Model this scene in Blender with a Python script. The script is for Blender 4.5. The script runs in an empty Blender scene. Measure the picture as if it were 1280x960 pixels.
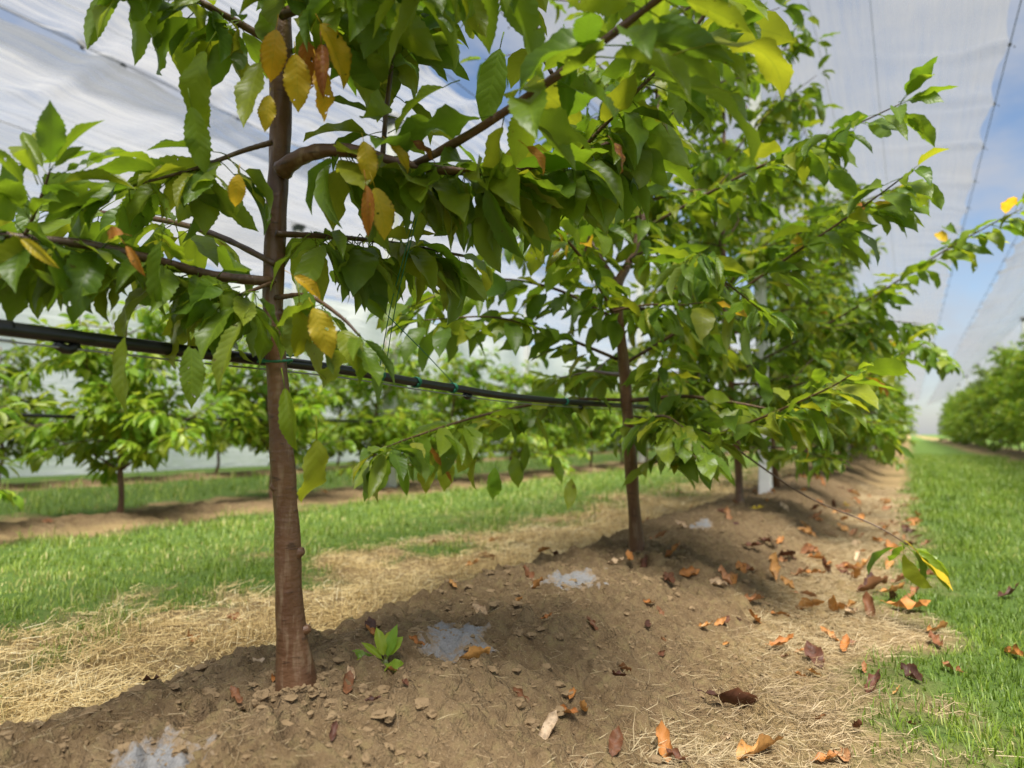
import bpy, math, random
import numpy as np
from mathutils import Vector, Matrix

random.seed(7); np.random.seed(7)
R_ = math.radians
sc = bpy.context.scene
COL = sc.collection

# ---------------------------------------------------------------- camera
F_PX = 853.0
PITCH = math.atan(63 / F_PX); YAW = R_(30.2)
CAM = np.array([0.0, 0.0, 0.63])
cd = bpy.data.cameras.new("camera"); cam = bpy.data.objects.new("camera", cd); COL.objects.link(cam)
cam.location = CAM; cam.rotation_euler = (R_(90) + PITCH, 0, YAW)
cd.sensor_width = 36; cd.lens = 36 * F_PX / 1280; cd.clip_start = 0.02; cd.clip_end = 3000
cd.dof.use_dof = True; cd.dof.focus_distance = 1.45; cd.dof.aperture_fstop = 2.5
sc.camera = cam

# ---------------------------------------------------------------- sky and sun
SUN = Vector((0.24, -0.42, 1.0)).normalized()
w = bpy.data.worlds.new("World"); sc.world = w; w.use_nodes = True
nt = w.node_tree; nt.nodes.clear()
out = nt.nodes.new("ShaderNodeOutputWorld"); bg = nt.nodes.new("ShaderNodeBackground")
sky = nt.nodes.new("ShaderNodeTexSky"); sky.sky_type = 'NISHITA'; sky.sun_disc = False
sky.sun_elevation = math.asin(SUN.z); sky.sun_rotation = math.atan2(SUN.x, SUN.y)
sky.air_density = 1.0; sky.dust_density = 1.0; sky.ozone_density = 1.2
tc = nt.nodes.new("ShaderNodeTexCoord"); mp = nt.nodes.new("ShaderNodeMapping")
mp.inputs['Scale'].default_value = (1.5, 1.5, 3.0); mp.inputs['Location'].default_value = (3.3, 0.4, 1.2)
nz = nt.nodes.new("ShaderNodeTexNoise"); nz.inputs['Scale'].default_value = 1.6
nz.inputs['Detail'].default_value = 7; nz.inputs['Roughness'].default_value = 0.6
cr = nt.nodes.new("ShaderNodeValToRGB")
cr.color_ramp.elements[0].position = 0.45; cr.color_ramp.elements[1].position = 0.66
mx = nt.nodes.new("ShaderNodeMix"); mx.data_type = 'RGBA'
mx.inputs['B'].default_value = (3.4, 3.5, 3.75, 1)
L = nt.links.new
L(tc.outputs['Generated'], mp.inputs['Vector']); L(mp.outputs['Vector'], nz.inputs['Vector'])
L(nz.outputs['Fac'], cr.inputs['Fac']); L(cr.outputs['Color'], mx.inputs['Factor'])
L(sky.outputs['Color'], mx.inputs['A']); L(mx.outputs['Result'], bg.inputs['Color'])
bg.inputs['Strength'].default_value = 0.052
L(bg.outputs['Background'], out.inputs['Surface'])
sd = bpy.data.lights.new("sun", 'SUN'); so = bpy.data.objects.new("sun", sd); COL.objects.link(so)
sd.energy = 5.0; sd.angle = R_(25); sd.color = (1.0, 0.95, 0.86)
so.rotation_euler = SUN.to_track_quat('Z', 'Y').to_euler(); so.location = (-3, 4, 12)
sc.view_settings.view_transform = 'Standard'; sc.view_settings.look = 'None'
sc.view_settings.gamma = 1; sc.view_settings.exposure = 1.68
sc.render.engine = 'CYCLES'; sc.cycles.use_denoising = True
sc.cycles.max_bounces = 10; sc.cycles.transmission_bounces = 6; sc.cycles.transparent_max_bounces = 12
sc.cycles.caustics_reflective = False; sc.cycles.caustics_refractive = False

# ---------------------------------------------------------------- layout helpers (real positions of things)
FV = np.array([-math.sin(YAW) * math.cos(PITCH), math.cos(YAW) * math.cos(PITCH), math.sin(PITCH)])
RV = np.array([math.cos(YAW), math.sin(YAW), 0.0]); UV_ = np.cross(RV, FV)
def ray(px, py): return FV + (px - 640) / F_PX * RV + (480 - py) / F_PX * UV_
def at(px, py, d): return CAM + d * ray(px, py)
def at_z(px, py, z):
    r = ray(px, py); return CAM + (z - CAM[2]) / r[2] * r
def at_x(px, py, x):
    r = ray(px, py); return CAM + x / r[0] * r
def proj(P):
    V = np.atleast_2d(P) - CAM; d = V @ FV
    return np.stack([640 + F_PX * (V @ RV) / d, 480 - F_PX * (V @ UV_) / d, d], 1)

ROW = {'near': -0.98, 'mid': -5.1, 'far': -9.2, 'right': 3.25}
ROWS = list(ROW.values())

# ---------------------------------------------------------------- noise
_perm = np.random.RandomState(3).permutation(512); _perm = np.concatenate([_perm, _perm])
_gr = np.random.RandomState(4).rand(512) * 2 * np.pi; _gx, _gy = np.cos(_gr), np.sin(_gr)
def perlin(x, y):
    xi = np.floor(x).astype(int); yi = np.floor(y).astype(int); xf = x - xi; yf = y - yi
    u = xf * xf * xf * (xf * (xf * 6 - 15) + 10); v = yf * yf * yf * (yf * (yf * 6 - 15) + 10)
    def g(ix, iy, dx, dy):
        h = _perm[(_perm[ix & 511] + iy) & 511]; return _gx[h] * dx + _gy[h] * dy
    a = g(xi, yi, xf, yf); b = g(xi + 1, yi, xf - 1, yf); c = g(xi, yi + 1, xf, yf - 1); d = g(xi + 1, yi + 1, xf - 1, yf - 1)
    return 1.5 * ((a * (1 - u) + b * u) * (1 - v) + (c * (1 - u) + d * u) * v)
def fbm(x, y, n=4, s=2.0, g=0.5):
    t = 0; a = 1
    for i in range(n): t = t + a * perlin(x + 17.3 * i, y - 9.1 * i); x = x * s; y = y * s; a *= g
    return t
def sstep(a, b, x):
    t = np.clip((x - a) / (b - a), 0, 1); return t * t * (3 - 2 * t)

# ---------------------------------------------------------------- materials
def mat(name):
    m = bpy.data.materials.new(name); m.use_nodes = True; m.node_tree.nodes.clear()
    return m, m.node_tree
class NB:
    def __init__(s, nt): s.nt = nt
    def n(s, t, **k):
        o = s.nt.nodes.new(t)
        for a, b in k.items():
            if a in o.inputs: o.inputs[a].default_value = b
            else: setattr(o, a, b)
        return o
    def l(s, a, b): s.nt.links.new(a, b)
    def math(s, op, a, b=None, c=None, clamp=False):
        o = s.nt.nodes.new("ShaderNodeMath"); o.operation = op; o.use_clamp = clamp
        for i, v in enumerate((a, b, c)):
            if v is None: continue
            if isinstance(v, (int, float)): o.inputs[i].default_value = v
            else: s.l(v, o.inputs[i])
        return o.outputs[0]
    def mix(s, f, a, b, bt='MIX'):
        o = s.nt.nodes.new("ShaderNodeMix"); o.data_type = 'RGBA'; o.blend_type = bt
        for k, v in (('Factor', f), ('A', a), ('B', b)):
            i = o.inputs[k]
            if isinstance(v, (int, float)): i.default_value = v
            elif isinstance(v, tuple): i.default_value = (*v[:3], 1)
            else: s.l(v, i)
        return o.outputs['Result']
    def ramp(s, f, stops):
        o = s.nt.nodes.new("ShaderNodeValToRGB"); e = o.color_ramp.elements
        while len(e) < len(stops): e.new(0.5)
        for el, (p, c) in zip(e, stops): el.position = p; el.color = (*c, 1)
        s.l(f, o.inputs['Fac']); return o.outputs['Color']
    def noise(s, vec, scale, det=3, rough=0.5, dist=0.0):
        o = s.n("ShaderNodeTexNoise"); o.inputs['Scale'].default_value = scale
        o.inputs['Detail'].default_value = det; o.inputs['Roughness'].default_value = rough; o.inputs['Distortion'].default_value = dist
        if vec is not None: s.l(vec, o.inputs['Vector'])
        return o.outputs['Fac']

def leaf_mat(name, stops, trans_stops, trans=0.46, rough=0.40, spots=True, under_c=(0.20, 0.27, 0.11), blotch=None, blot_amt=0.8):
    m, t = mat(name); b = NB(t)
    uv = b.n("ShaderNodeUVMap"); sp = b.n("ShaderNodeSeparateXYZ"); b.l(uv.outputs[0], sp.inputs[0])
    u = sp.outputs[0]; v = b.math('ABSOLUTE', b.math('MULTIPLY_ADD', sp.outputs[1], 2.0, -1.0))
    oi = b.n("ShaderNodeObjectInfo"); at_ = b.n("ShaderNodeAttribute", attribute_name="rnd")
    rnd = b.math('FRACT', b.math('ADD', oi.outputs['Random'], at_.outputs['Fac']))
    rnd2 = b.math('FRACT', b.math('MULTIPLY', rnd, 17.7))
    side = b.math('FRACT', b.math('MULTIPLY', b.math('SUBTRACT', u, b.math('MULTIPLY', v, 0.17)), 9.0))
    vein = b.math('MULTIPLY', b.math('LESS_THAN', side, 0.13), 0.55)
    midr = b.math('LESS_THAN', v, 0.05)
    vm = b.math('MAXIMUM', vein, midr)
    geo = b.n("ShaderNodeNewGeometry"); tex = b.n("ShaderNodeTexCoord")
    blot = b.noise(tex.outputs['Object'], 3.0, 3, 0.6)
    base = b.ramp(rnd, stops); tr = b.ramp(rnd, trans_stops)
    base = b.mix(b.math('MULTIPLY', blot, 0.35), base, tr)
    base = b.mix(b.math('MULTIPLY', vm, 0.35), base, tr)
    if blotch:
        big = b.math('MULTIPLY', b.math('SUBTRACT', b.noise(tex.outputs['Object'], 4.5, 4, 0.65), 0.5), 6.0, clamp=True)
        base = b.mix(b.math('MULTIPLY', big, blot_amt), base, blotch); tr = b.mix(b.math('MULTIPLY', big, blot_amt * .8), tr, blotch)
        edge = b.math('MULTIPLY', b.math('SUBTRACT', b.math('ADD', v, b.math('MULTIPLY', blot, 0.7)), 1.16), 3.0, clamp=True)
        base = b.mix(edge, base, (0.14, 0.05, 0.015)); tr = b.mix(edge, tr, (0.2, 0.06, 0.015))
    under = b.mix(0.4, base, under_c)
    colr = b.mix(geo.outputs['Backfacing'], base, under)
    if spots:
        addv = b.n("ShaderNodeVectorMath"); addv.operation = 'ADD'; b.l(tex.outputs['Object'], addv.inputs[0])
        cmb = b.n("ShaderNodeCombineXYZ"); b.l(b.math('MULTIPLY', rnd, 40.0), cmb.inputs[0]); b.l(b.math('MULTIPLY', rnd2, 25.0), cmb.inputs[1]); b.l(cmb.outputs[0], addv.inputs[1])
        sp_ = b.noise(addv.outputs[0], 9.0, 2, 0.5)
        thr = b.math('SUBTRACT', 0.77, b.math('MULTIPLY', b.math('MULTIPLY', rnd2, rnd2), 0.13))
        sm = b.math('MULTIPLY', b.math('SUBTRACT', sp_, thr), 18.0, clamp=True)
        colr = b.mix(sm, colr, (0.09, 0.035, 0.012)); tr = b.mix(sm, tr, (0.10, 0.03, 0.01))
    tr = b.mix(b.math('MULTIPLY', vm, 0.3), tr, (0.12, 0.2, 0.02))
    pr = b.n("ShaderNodeBsdfPrincipled"); pr.inputs['Roughness'].default_value = rough
    b.l(colr, pr.inputs['Base Color']); pr.inputs['Specular IOR Level'].default_value = 0.45
    bump = b.n("ShaderNodeBump"); bump.inputs['Strength'].default_value = 0.14; bump.inputs['Distance'].default_value = 0.003
    pk = b.math('SUBTRACT', b.math('SINE', b.math('MULTIPLY', side, 3.14159)), b.math('MULTIPLY', midr, 1.2))
    b.l(pk, bump.inputs['Height']); b.l(bump.outputs[0], pr.inputs['Normal'])
    tl = b.n("ShaderNodeBsdfTranslucent"); b.l(tr, tl.inputs['Color'])
    ms = b.n("ShaderNodeMixShader"); ms.inputs[0].default_value = trans
    b.l(pr.outputs[0], ms.inputs[1]); b.l(tl.outputs[0], ms.inputs[2])
    o = b.n("ShaderNodeOutputMaterial"); surf = ms.outputs[0]
    if spots:                                             # holes eaten through the spotted places
        tp = b.n("ShaderNodeBsdfTransparent"); m2 = b.n("ShaderNodeMixShader"); b.l(b.math('GREATER_THAN', b.math('SUBTRACT', sp_, thr), 0.045), m2.inputs[0])
        b.l(surf, m2.inputs[1]); b.l(tp.outputs[0], m2.inputs[2]); surf = m2.outputs[0]
    b.l(surf, o.inputs['Surface'])
    return m

LEAF = leaf_mat("leaf_green",
    [(0.0, (0.048, 0.096, 0.014)), (0.4, (0.088, 0.150, 0.018)), (0.8, (0.140, 0.195, 0.022)), (1.0, (0.19, 0.215, 0.025))],
    [(0.0, (0.19, 0.33, 0.014)), (0.5, (0.29, 0.42, 0.016)), (0.85, (0.39, 0.48, 0.02)), (1.0, (0.50, 0.50, 0.02))])
LEAF_LIME = leaf_mat("leaf_lime",
    [(0.0, (0.10, 0.20, 0.018)), (0.5, (0.16, 0.25, 0.022)), (1.0, (0.23, 0.29, 0.028))],
    [(0.0, (0.3, 0.52, 0.03)), (0.5, (0.40, 0.58, 0.03)), (1.0, (0.58, 0.60, 0.04))])
LEAF_YELLOW = leaf_mat("leaf_yellow",
    [(0.0, (0.55, 0.30, 0.015)), (0.5, (0.66, 0.42, 0.02)), (1.0, (0.58, 0.44, 0.03))],
    [(0.0, (0.75, 0.38, 0.02)), (0.5, (0.82, 0.52, 0.03)), (1.0, (0.6, 0.5, 0.04))], trans=0.5, under_c=(0.6, 0.42, 0.06), blotch=(0.38, 0.33, 0.03), blot_amt=.5)
LEAF_RUST = leaf_mat("leaf_rust",
    [(0.0, (0.16, 0.055, 0.015)), (0.5, (0.33, 0.12, 0.02)), (1.0, (0.42, 0.18, 0.03))],
    [(0.0, (0.25, 0.07, 0.01)), (0.5, (0.5, 0.17, 0.02)), (1.0, (0.6, 0.27, 0.03))], trans=0.35, rough=0.6, under_c=(0.4, 0.2, 0.06), blotch=(0.45, 0.25, 0.03))
def dry_mat(name, stops):
    return leaf_mat(name, stops, stops, trans=0.18, rough=0.62, spots=True, under_c=stops[-1][1], blotch=tuple(x * .38 for x in stops[1][1]))
DRY_BROWN = dry_mat("dry_leaf_brown", [(0, (0.15, 0.055, 0.022)), (0.5, (0.30, 0.125, 0.045)), (1, (0.40, 0.20, 0.085))])
DRY_DARK = dry_mat("dry_leaf_dark", [(0, (0.055, 0.022, 0.014)), (0.5, (0.10, 0.035, 0.018)), (1, (0.16, 0.06, 0.025))])
DRY_TAN = dry_mat("dry_leaf_tan", [(0, (0.48, 0.32, 0.18)), (0.5, (0.55, 0.38, 0.22)), (1, (0.62, 0.46, 0.30))])
DRY_ORANGE = dry_mat("dry_leaf_orange", [(0, (0.36, 0.13, 0.03)), (0.5, (0.46, 0.19, 0.045)), (1, (0.52, 0.27, 0.08))])

def bark_mat(name, c0, c1, c2, sc_=1.0):
    m, t = mat(name); b = NB(t); tex = b.n("ShaderNodeTexCoord"); P = tex.outputs['Object']
    mpn = b.n("ShaderNodeMapping"); mpn.inputs['Scale'].default_value = (1, 1, 4.5); b.l(P, mpn.inputs[0])     # horizontal lenticels
    mpv = b.n("ShaderNodeMapping"); mpv.inputs['Scale'].default_value = (1, 1, 0.16); b.l(P, mpv.inputs[0])   # long vertical streaks
    n1 = b.noise(P, 9 * sc_, 4, 0.6); n2 = b.noise(mpn.outputs[0], 22 * sc_, 3, 0.55); n3 = b.noise(mpv.outputs[0], 55 * sc_, 3, 0.6)
    c = b.mix(b.math('MULTIPLY', b.math('SUBTRACT', n1, 0.35), 2.6, clamp=True), c0, c1)
    c = b.mix(b.math('MULTIPLY', b.math('SUBTRACT', n3, 0.55), 4.0, clamp=True), c, c2)
    len_ = b.math('MULTIPLY', b.math('SUBTRACT', n2, 0.60), 12.0, clamp=True)
    c = b.mix(b.math('MULTIPLY', len_, 0.7), c, tuple(x * 0.35 for x in c0))
    pr = b.n("ShaderNodeBsdfPrincipled"); pr.inputs['Roughness'].default_value = 0.45; b.l(c, pr.inputs['Base Color'])
    hgt_ = b.math('ADD', b.math('MULTIPLY', n3, 0.6), b.math('ADD', b.math('MULTIPLY', n2, 0.6), b.math('MULTIPLY', b.noise(P, 120, 3), 0.5)))
    bump = b.n("ShaderNodeBump"); bump.inputs['Strength'].default_value = 0.7; bump.inputs['Distance'].default_value = 0.004
    b.l(hgt_, bump.inputs['Height']); b.l(bump.outputs[0], pr.inputs['Normal'])
    o = b.n("ShaderNodeOutputMaterial"); b.l(pr.outputs[0], o.inputs['Surface']); return m
BARK = bark_mat("cherry_bark", (0.10, 0.043, 0.019), (0.185, 0.092, 0.045), (0.28, 0.19, 0.115))
TWIG = bark_mat("twig_bark", (0.07, 0.034, 0.017), (0.13, 0.072, 0.034), (0.19, 0.13, 0.07))

def plain(name, col, rough=0.6, noise_amt=0.25, scale=30, metallic=0.0, bump=0.0):
    m, t = mat(name); b = NB(t); tex = b.n("ShaderNodeTexCoord")
    n = b.noise(tex.outputs['Object'], scale, 4, 0.6)
    c = b.mix(b.math('MULTIPLY', n, noise_amt * 2, clamp=True), col, tuple(x * 0.45 for x in col))
    pr = b.n("ShaderNodeBsdfPrincipled"); pr.inputs['Roughness'].default_value = rough; pr.inputs['Metallic'].default_value = metallic
    b.l(c, pr.inputs['Base Color'])
    if bump:
        bp = b.n("ShaderNodeBump"); bp.inputs['Strength'].default_value = bump; bp.inputs['Distance'].default_value = 0.005
        b.l(n, bp.inputs['Height']); b.l(bp.outputs[0], pr.inputs['Normal'])
    o = b.n("ShaderNodeOutputMaterial"); b.l(pr.outputs[0], o.inputs['Surface']); return m
PIPE = plain("black_pipe", (0.014, 0.014, 0.015), 0.35, 0.6, 60, bump=0.1)
WIRE = plain("steel_wire", (0.35, 0.35, 0.36), 0.4, 0.3, 50, metallic=0.7)
TWINE = plain("green_twine", (0.01, 0.17, 0.09), 0.5, 0.3, 200)
CONC = plain("concrete", (0.74, 0.73, 0.71), 0.85, 0.25, 14, bump=0.5)
CORD = plain("seam_grey", (0.3, 0.31, 0.33), 0.6)
CLIPM = plain("black_clip", (0.012, 0.014, 0.016), 0.5, 0.2, 30)
CAPM = plain("grey_cap", (0.06, 0.065, 0.07), 0.5, 0.2, 30)
def crust_mat():
    m, t = mat("mineral_crust"); b = NB(t); geo = b.n("ShaderNodeNewGeometry"); P = geo.outputs['Position']; a = b.n("ShaderNodeAttribute", attribute_name="rnd")
    n = b.noise(P, 60, 5, 0.7); n2 = b.noise(P, 260, 3, 0.6)
    f = b.math('MULTIPLY', b.math('ADD', b.math('MULTIPLY', a.outputs['Fac'], 1.1), b.math('MULTIPLY', b.math('SUBTRACT', n, 0.5), 2.4)), 1.8, clamp=True)
    c = b.mix(f, (0.25, 0.18, 0.11), b.mix(n2, (0.15, 0.145, 0.14), (0.34, 0.33, 0.325)))
    pr = b.n("ShaderNodeBsdfPrincipled"); pr.inputs['Roughness'].default_value = 0.95; pr.inputs['Specular IOR Level'].default_value = 0.1; b.l(c, pr.inputs['Base Color'])
    bp = b.n("ShaderNodeBump"); bp.inputs['Strength'].default_value = 0.8; bp.inputs['Distance'].default_value = 0.006; b.l(b.math('ADD', n, n2), bp.inputs['Height']); b.l(bp.outputs[0], pr.inputs['Normal'])
    o = b.n("ShaderNodeOutputMaterial"); b.l(pr.outputs[0], o.inputs['Surface']); return m
LIME = crust_mat()
CORE = plain("weed_crown", (0.12, 0.14, 0.05), 0.7)

def film_mat(name, ta, tb, tlc=None, streak=0.5):
    m, t = mat(name); b = NB(t); tex = b.n("ShaderNodeTexCoord"); P = tex.outputs['Object']
    m1 = b.n("ShaderNodeMapping"); m1.inputs['Scale'].default_value = (14, 0.35, 9); b.l(P, m1.inputs[0])
    m2 = b.n("ShaderNodeMapping"); m2.inputs['Scale'].default_value = (0.8, 0.5, 0.5); b.l(P, m2.inputs[0])
    n1 = b.noise(m1.outputs[0], 1.6, 4, 0.6); n2 = b.noise(m2.outputs[0], 1.2, 3, 0.5)
    f = b.math('ADD', b.math('MULTIPLY', b.math('SUBTRACT', n1, 0.5), streak), b.math('MULTIPLY', b.math('SUBTRACT', n2, 0.5), 0.35))
    fac = b.math('ADD', b.math('ADD', f, (ta + tb) / 2), 0.0, clamp=True)
    tp = b.n("ShaderNodeBsdfTransparent"); tp.inputs['Color'].default_value = (0.93, 0.95, 0.98, 1)
    tl = b.n("ShaderNodeBsdfTranslucent"); tl.inputs['Color'].default_value = (0.155, 0.157, 0.163, 1)
    if tlc: tl.inputs['Color'].default_value = (*tlc, 1)
    df = b.n("ShaderNodeBsdfPrincipled"); df.inputs['Base Color'].default_value = (0.42, 0.45, 0.50, 1); df.inputs['Roughness'].default_value = 0.35
    if name == 'white_curtain': df.inputs['Base Color'].default_value = (0.85, 0.85, 0.86, 1)
    bp = b.n("ShaderNodeBump"); bp.inputs['Strength'].default_value = 0.5; bp.inputs['Distance'].default_value = 0.03
    b.l(n1, bp.inputs['Height']); b.l(bp.outputs[0], tl.inputs['Normal']); b.l(bp.outputs[0], df.inputs['Normal'])
    s1 = b.n("ShaderNodeMixShader"); s1.inputs[0].default_value = 0.6 if name == 'white_curtain' else 0.22; b.l(tl.outputs[0], s1.inputs[1]); b.l(df.outputs[0], s1.inputs[2])
    s2 = b.n("ShaderNodeMixShader"); b.l(fac, s2.inputs[0]); b.l(tp.outputs[0], s2.inputs[1]); b.l(s1.outputs[0], s2.inputs[2])
    o = b.n("ShaderNodeOutputMaterial"); b.l(s2.outputs[0], o.inputs['Surface']); return m
FILM = film_mat("rain_film", 0.60, 0.64)
FILM_PLEAT = film_mat("pleated_film", 0.55, 0.59, (0.22, 0.22, 0.225), 1.7)
CURTAIN = film_mat("white_curtain", 0.9, 0.95, (0.8, 0.81, 0.82))

def ground_mat():
    m, t = mat("orchard_ground"); b = NB(t)
    geo = b.n("ShaderNodeNewGeometry"); P = geo.outputs['Position']
    a = b.n("ShaderNodeAttribute", attribute_name="cover"); s = b.n("ShaderNodeSeparateColor"); b.l(a.outputs['Color'], s.inputs[0])
    straw, grass, crack_dark = s.outputs[0], s.outputs[1], s.outputs[2]
    n1 = b.noise(P, 4, 5, 0.6); n2 = b.noise(P, 38, 5, 0.65); n3 = b.noise(P, 210, 3, 0.6)
    soil = b.mix(b.math('MULTIPLY', b.math('SUBTRACT', n1, 0.3), 2.2, clamp=True), (0.235, 0.155, 0.076), (0.41, 0.29, 0.16))
    soil = b.mix(b.math('MULTIPLY', b.math('SUBTRACT', n2, 0.35), 2.0, clamp=True), b.mix(0.65, soil, (0.085, 0.052, 0.027)), soil)
    soil = b.mix(b.math('MULTIPLY', b.math('SUBTRACT', n3, 0.58), 4.0, clamp=True), soil, (0.42, 0.31, 0.19))
    soil = b.mix(b.math('MULTIPLY', crack_dark, 0.55), soil, (0.07, 0.045, 0.028))  # darker tone painted into the soil colour inside the cracks
    st = b.mix(n2, (0.26, 0.17, 0.075), (0.46, 0.34, 0.17)); st = b.mix(b.math('MULTIPLY', n3, 0.6), st, (0.13, 0.085, 0.04))
    g = b.mix(n1, (0.055, 0.115, 0.020), (0.12, 0.19, 0.035)); g = b.mix(b.math('MULTIPLY', n2, 0.5), g, (0.05, 0.07, 0.02))
    c = b.mix(b.math('MULTIPLY_ADD', b.math('SUBTRACT', n2, 0.5), 1.2, straw, clamp=True), soil, st)
    c = b.mix(b.math('MULTIPLY_ADD', b.math('SUBTRACT', n2, 0.5), 0.9, grass, clamp=True), c, g)
    pr = b.n("ShaderNodeBsdfPrincipled"); pr.inputs['Roughness'].default_value = 0.95; pr.inputs['Specular IOR Level'].default_value = 0.15
    b.l(c, pr.inputs['Base Color'])
    bp = b.n("ShaderNodeBump"); bp.inputs['Strength'].default_value = 0.9; bp.inputs['Distance'].default_value = 0.02
    vo = b.n("ShaderNodeTexVoronoi"); vo.feature = 'DISTANCE_TO_EDGE'; vo.inputs['Scale'].default_value = 17; b.l(P, vo.inputs['Vector'])
    ck = b.math('MULTIPLY', b.math('SUBTRACT', 1.0, b.math('MULTIPLY', vo.outputs['Distance'], 14.0, clamp=True)), b.math('MULTIPLY', b.math('SUBTRACT', n1, 0.45), 4.0, clamp=True))
    b.l(b.math('SUBTRACT', b.math('ADD', n2, b.math('MULTIPLY', n3, 0.6)), b.math('MULTIPLY', ck, 0.5)), bp.inputs['Height']); b.l(bp.outputs[0], pr.inputs['Normal'])
    o = b.n("ShaderNodeOutputMaterial"); b.l(pr.outputs[0], o.inputs['Surface']); return m
GROUND = ground_mat()
def soil_mat():
    m, t = mat("soil_clod"); b = NB(t); geo = b.n("ShaderNodeNewGeometry"); P = geo.outputs['Position']
    n1 = b.noise(P, 9, 4, 0.6); n3 = b.noise(P, 150, 4, 0.65)
    c = b.mix(n1, (0.225, 0.148, 0.074), (0.38, 0.27, 0.15)); c = b.mix(b.math('MULTIPLY', n3, 0.6), c, (0.13, 0.085, 0.05))
    pr = b.n("ShaderNodeBsdfPrincipled"); pr.inputs['Roughness'].default_value = 0.95; pr.inputs['Specular IOR Level'].default_value = 0.15
    b.l(c, pr.inputs['Base Color'])
    bp = b.n("ShaderNodeBump"); bp.inputs['Strength'].default_value = 0.9; bp.inputs['Distance'].default_value = 0.006
    b.l(n3, bp.inputs['Height']); b.l(bp.outputs[0], pr.inputs['Normal'])
    o = b.n("ShaderNodeOutputMaterial"); b.l(pr.outputs[0], o.inputs['Surface']); return m
CLOD = soil_mat()
def blade_mat(name, stops, trans):
    m, t = mat(name); b = NB(t); a = b.n("ShaderNodeAttribute", attribute_name="rnd")
    c = b.ramp(a.outputs['Fac'], stops)
    pr = b.n("ShaderNodeBsdfPrincipled"); pr.inputs['Roughness'].default_value = 0.5; b.l(c, pr.inputs['Base Color'])
    tl = b.n("ShaderNodeBsdfTranslucent"); b.l(c, tl.inputs['Color'])
    ms = b.n("ShaderNodeMixShader"); ms.inputs[0].default_value = trans; b.l(pr.outputs[0], ms.inputs[1]); b.l(tl.outputs[0], ms.inputs[2])
    o = b.n("ShaderNodeOutputMaterial"); b.l(ms.outputs[0], o.inputs['Surface']); return m
GRASS = blade_mat("grass_blade", [(0, (0.07, 0.13, 0.010)), (0.45, (0.155, 0.24, 0.018)), (0.8, (0.28, 0.36, 0.05)), (1, (0.55, 0.47, 0.20))], 0.45)
STRAW = blade_mat("straw_blade", [(0, (0.28, 0.18, 0.065)), (0.4, (0.52, 0.37, 0.15)), (0.8, (0.74, 0.58, 0.28)), (1, (0.78, 0.68, 0.42))], 0.25)
STRAWDULL = blade_mat("straw_dull", [(0, (0.17, 0.115, 0.06)), (0.5, (0.34, 0.25, 0.135)), (1, (0.52, 0.42, 0.25))], 0.2)

# ---------------------------------------------------------------- mesh helpers
def mesh_np(name, V, Fc, uv=None, rnd=None, color=None, smooth=True):
    V = np.asarray(V, np.float32); Fc = np.asarray(Fc, np.int32); k = Fc.shape[1]
    me = bpy.data.meshes.new(name); me.vertices.add(len(V)); me.vertices.foreach_set("co", V.ravel())
    me.loops.add(Fc.size); me.loops.foreach_set("vertex_index", Fc.ravel())
    me.polygons.add(len(Fc)); me.polygons.foreach_set("loop_start", np.arange(0, Fc.size, k, dtype=np.int32))
    me.polygons.foreach_set("use_smooth", np.full(len(Fc), smooth))
    if uv is not None:
        l = me.uv_layers.new(name="UVMap"); l.data.foreach_set("uv", np.asarray(uv, np.float32)[Fc.ravel()].ravel())
    if rnd is not None:
        a = me.attributes.new("rnd", 'FLOAT', 'POINT'); a.data.foreach_set("value", np.asarray(rnd, np.float32))
    if color is not None:
        a = me.attributes.new("cover", 'FLOAT_COLOR', 'POINT'); a.data.foreach_set("color", np.asarray(color, np.float32).ravel())
    me.update(calc_edges=True); return me
def obj(name, me, m=None, parent=None, loc=None):
    o = bpy.data.objects.new(name, me); COL.objects.link(o)
    if m is not None and len(me.materials) == 0: me.materials.append(m)
    if parent is not None: o.parent = parent
    if loc is not None: o.location = loc
    return o
def tag(o, label=None, cat=None, group=None, kind=None):
    for k, v in (('label', label), ('category', cat), ('group', group), ('kind', kind)):
        if v: o[k] = v
    return o
def empty(name, loc, label, cat, group=None):
    o = bpy.data.objects.new(name, None); COL.objects.link(o); o.location = loc; o.empty_display_size = 0.1
    return tag(o, label, cat, group)
def smooth_path(pts, rad, n):
    """Catmull-Rom resample of points and radii"""
    P = np.asarray(pts, float); r = np.asarray(rad, float)
    if r.ndim == 0: r = np.full(len(P), float(r))
    Q = np.vstack([2 * P[0] - P[1], P, 2 * P[-1] - P[-2]]); m = len(P) - 1
    t = np.linspace(0, m - 1e-6, n); i = t.astype(int); f = (t - i)[:, None]
    p0, p1, p2, p3 = Q[i], Q[i + 1], Q[i + 2], Q[i + 3]
    S = 0.5 * (2 * p1 + (p2 - p0) * f + (2 * p0 - 5 * p1 + 4 * p2 - p3) * f ** 2 + (3 * p1 - p0 - 3 * p2 + p3) * f ** 3)
    return S, np.interp(t, np.arange(len(P)), r)
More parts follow.
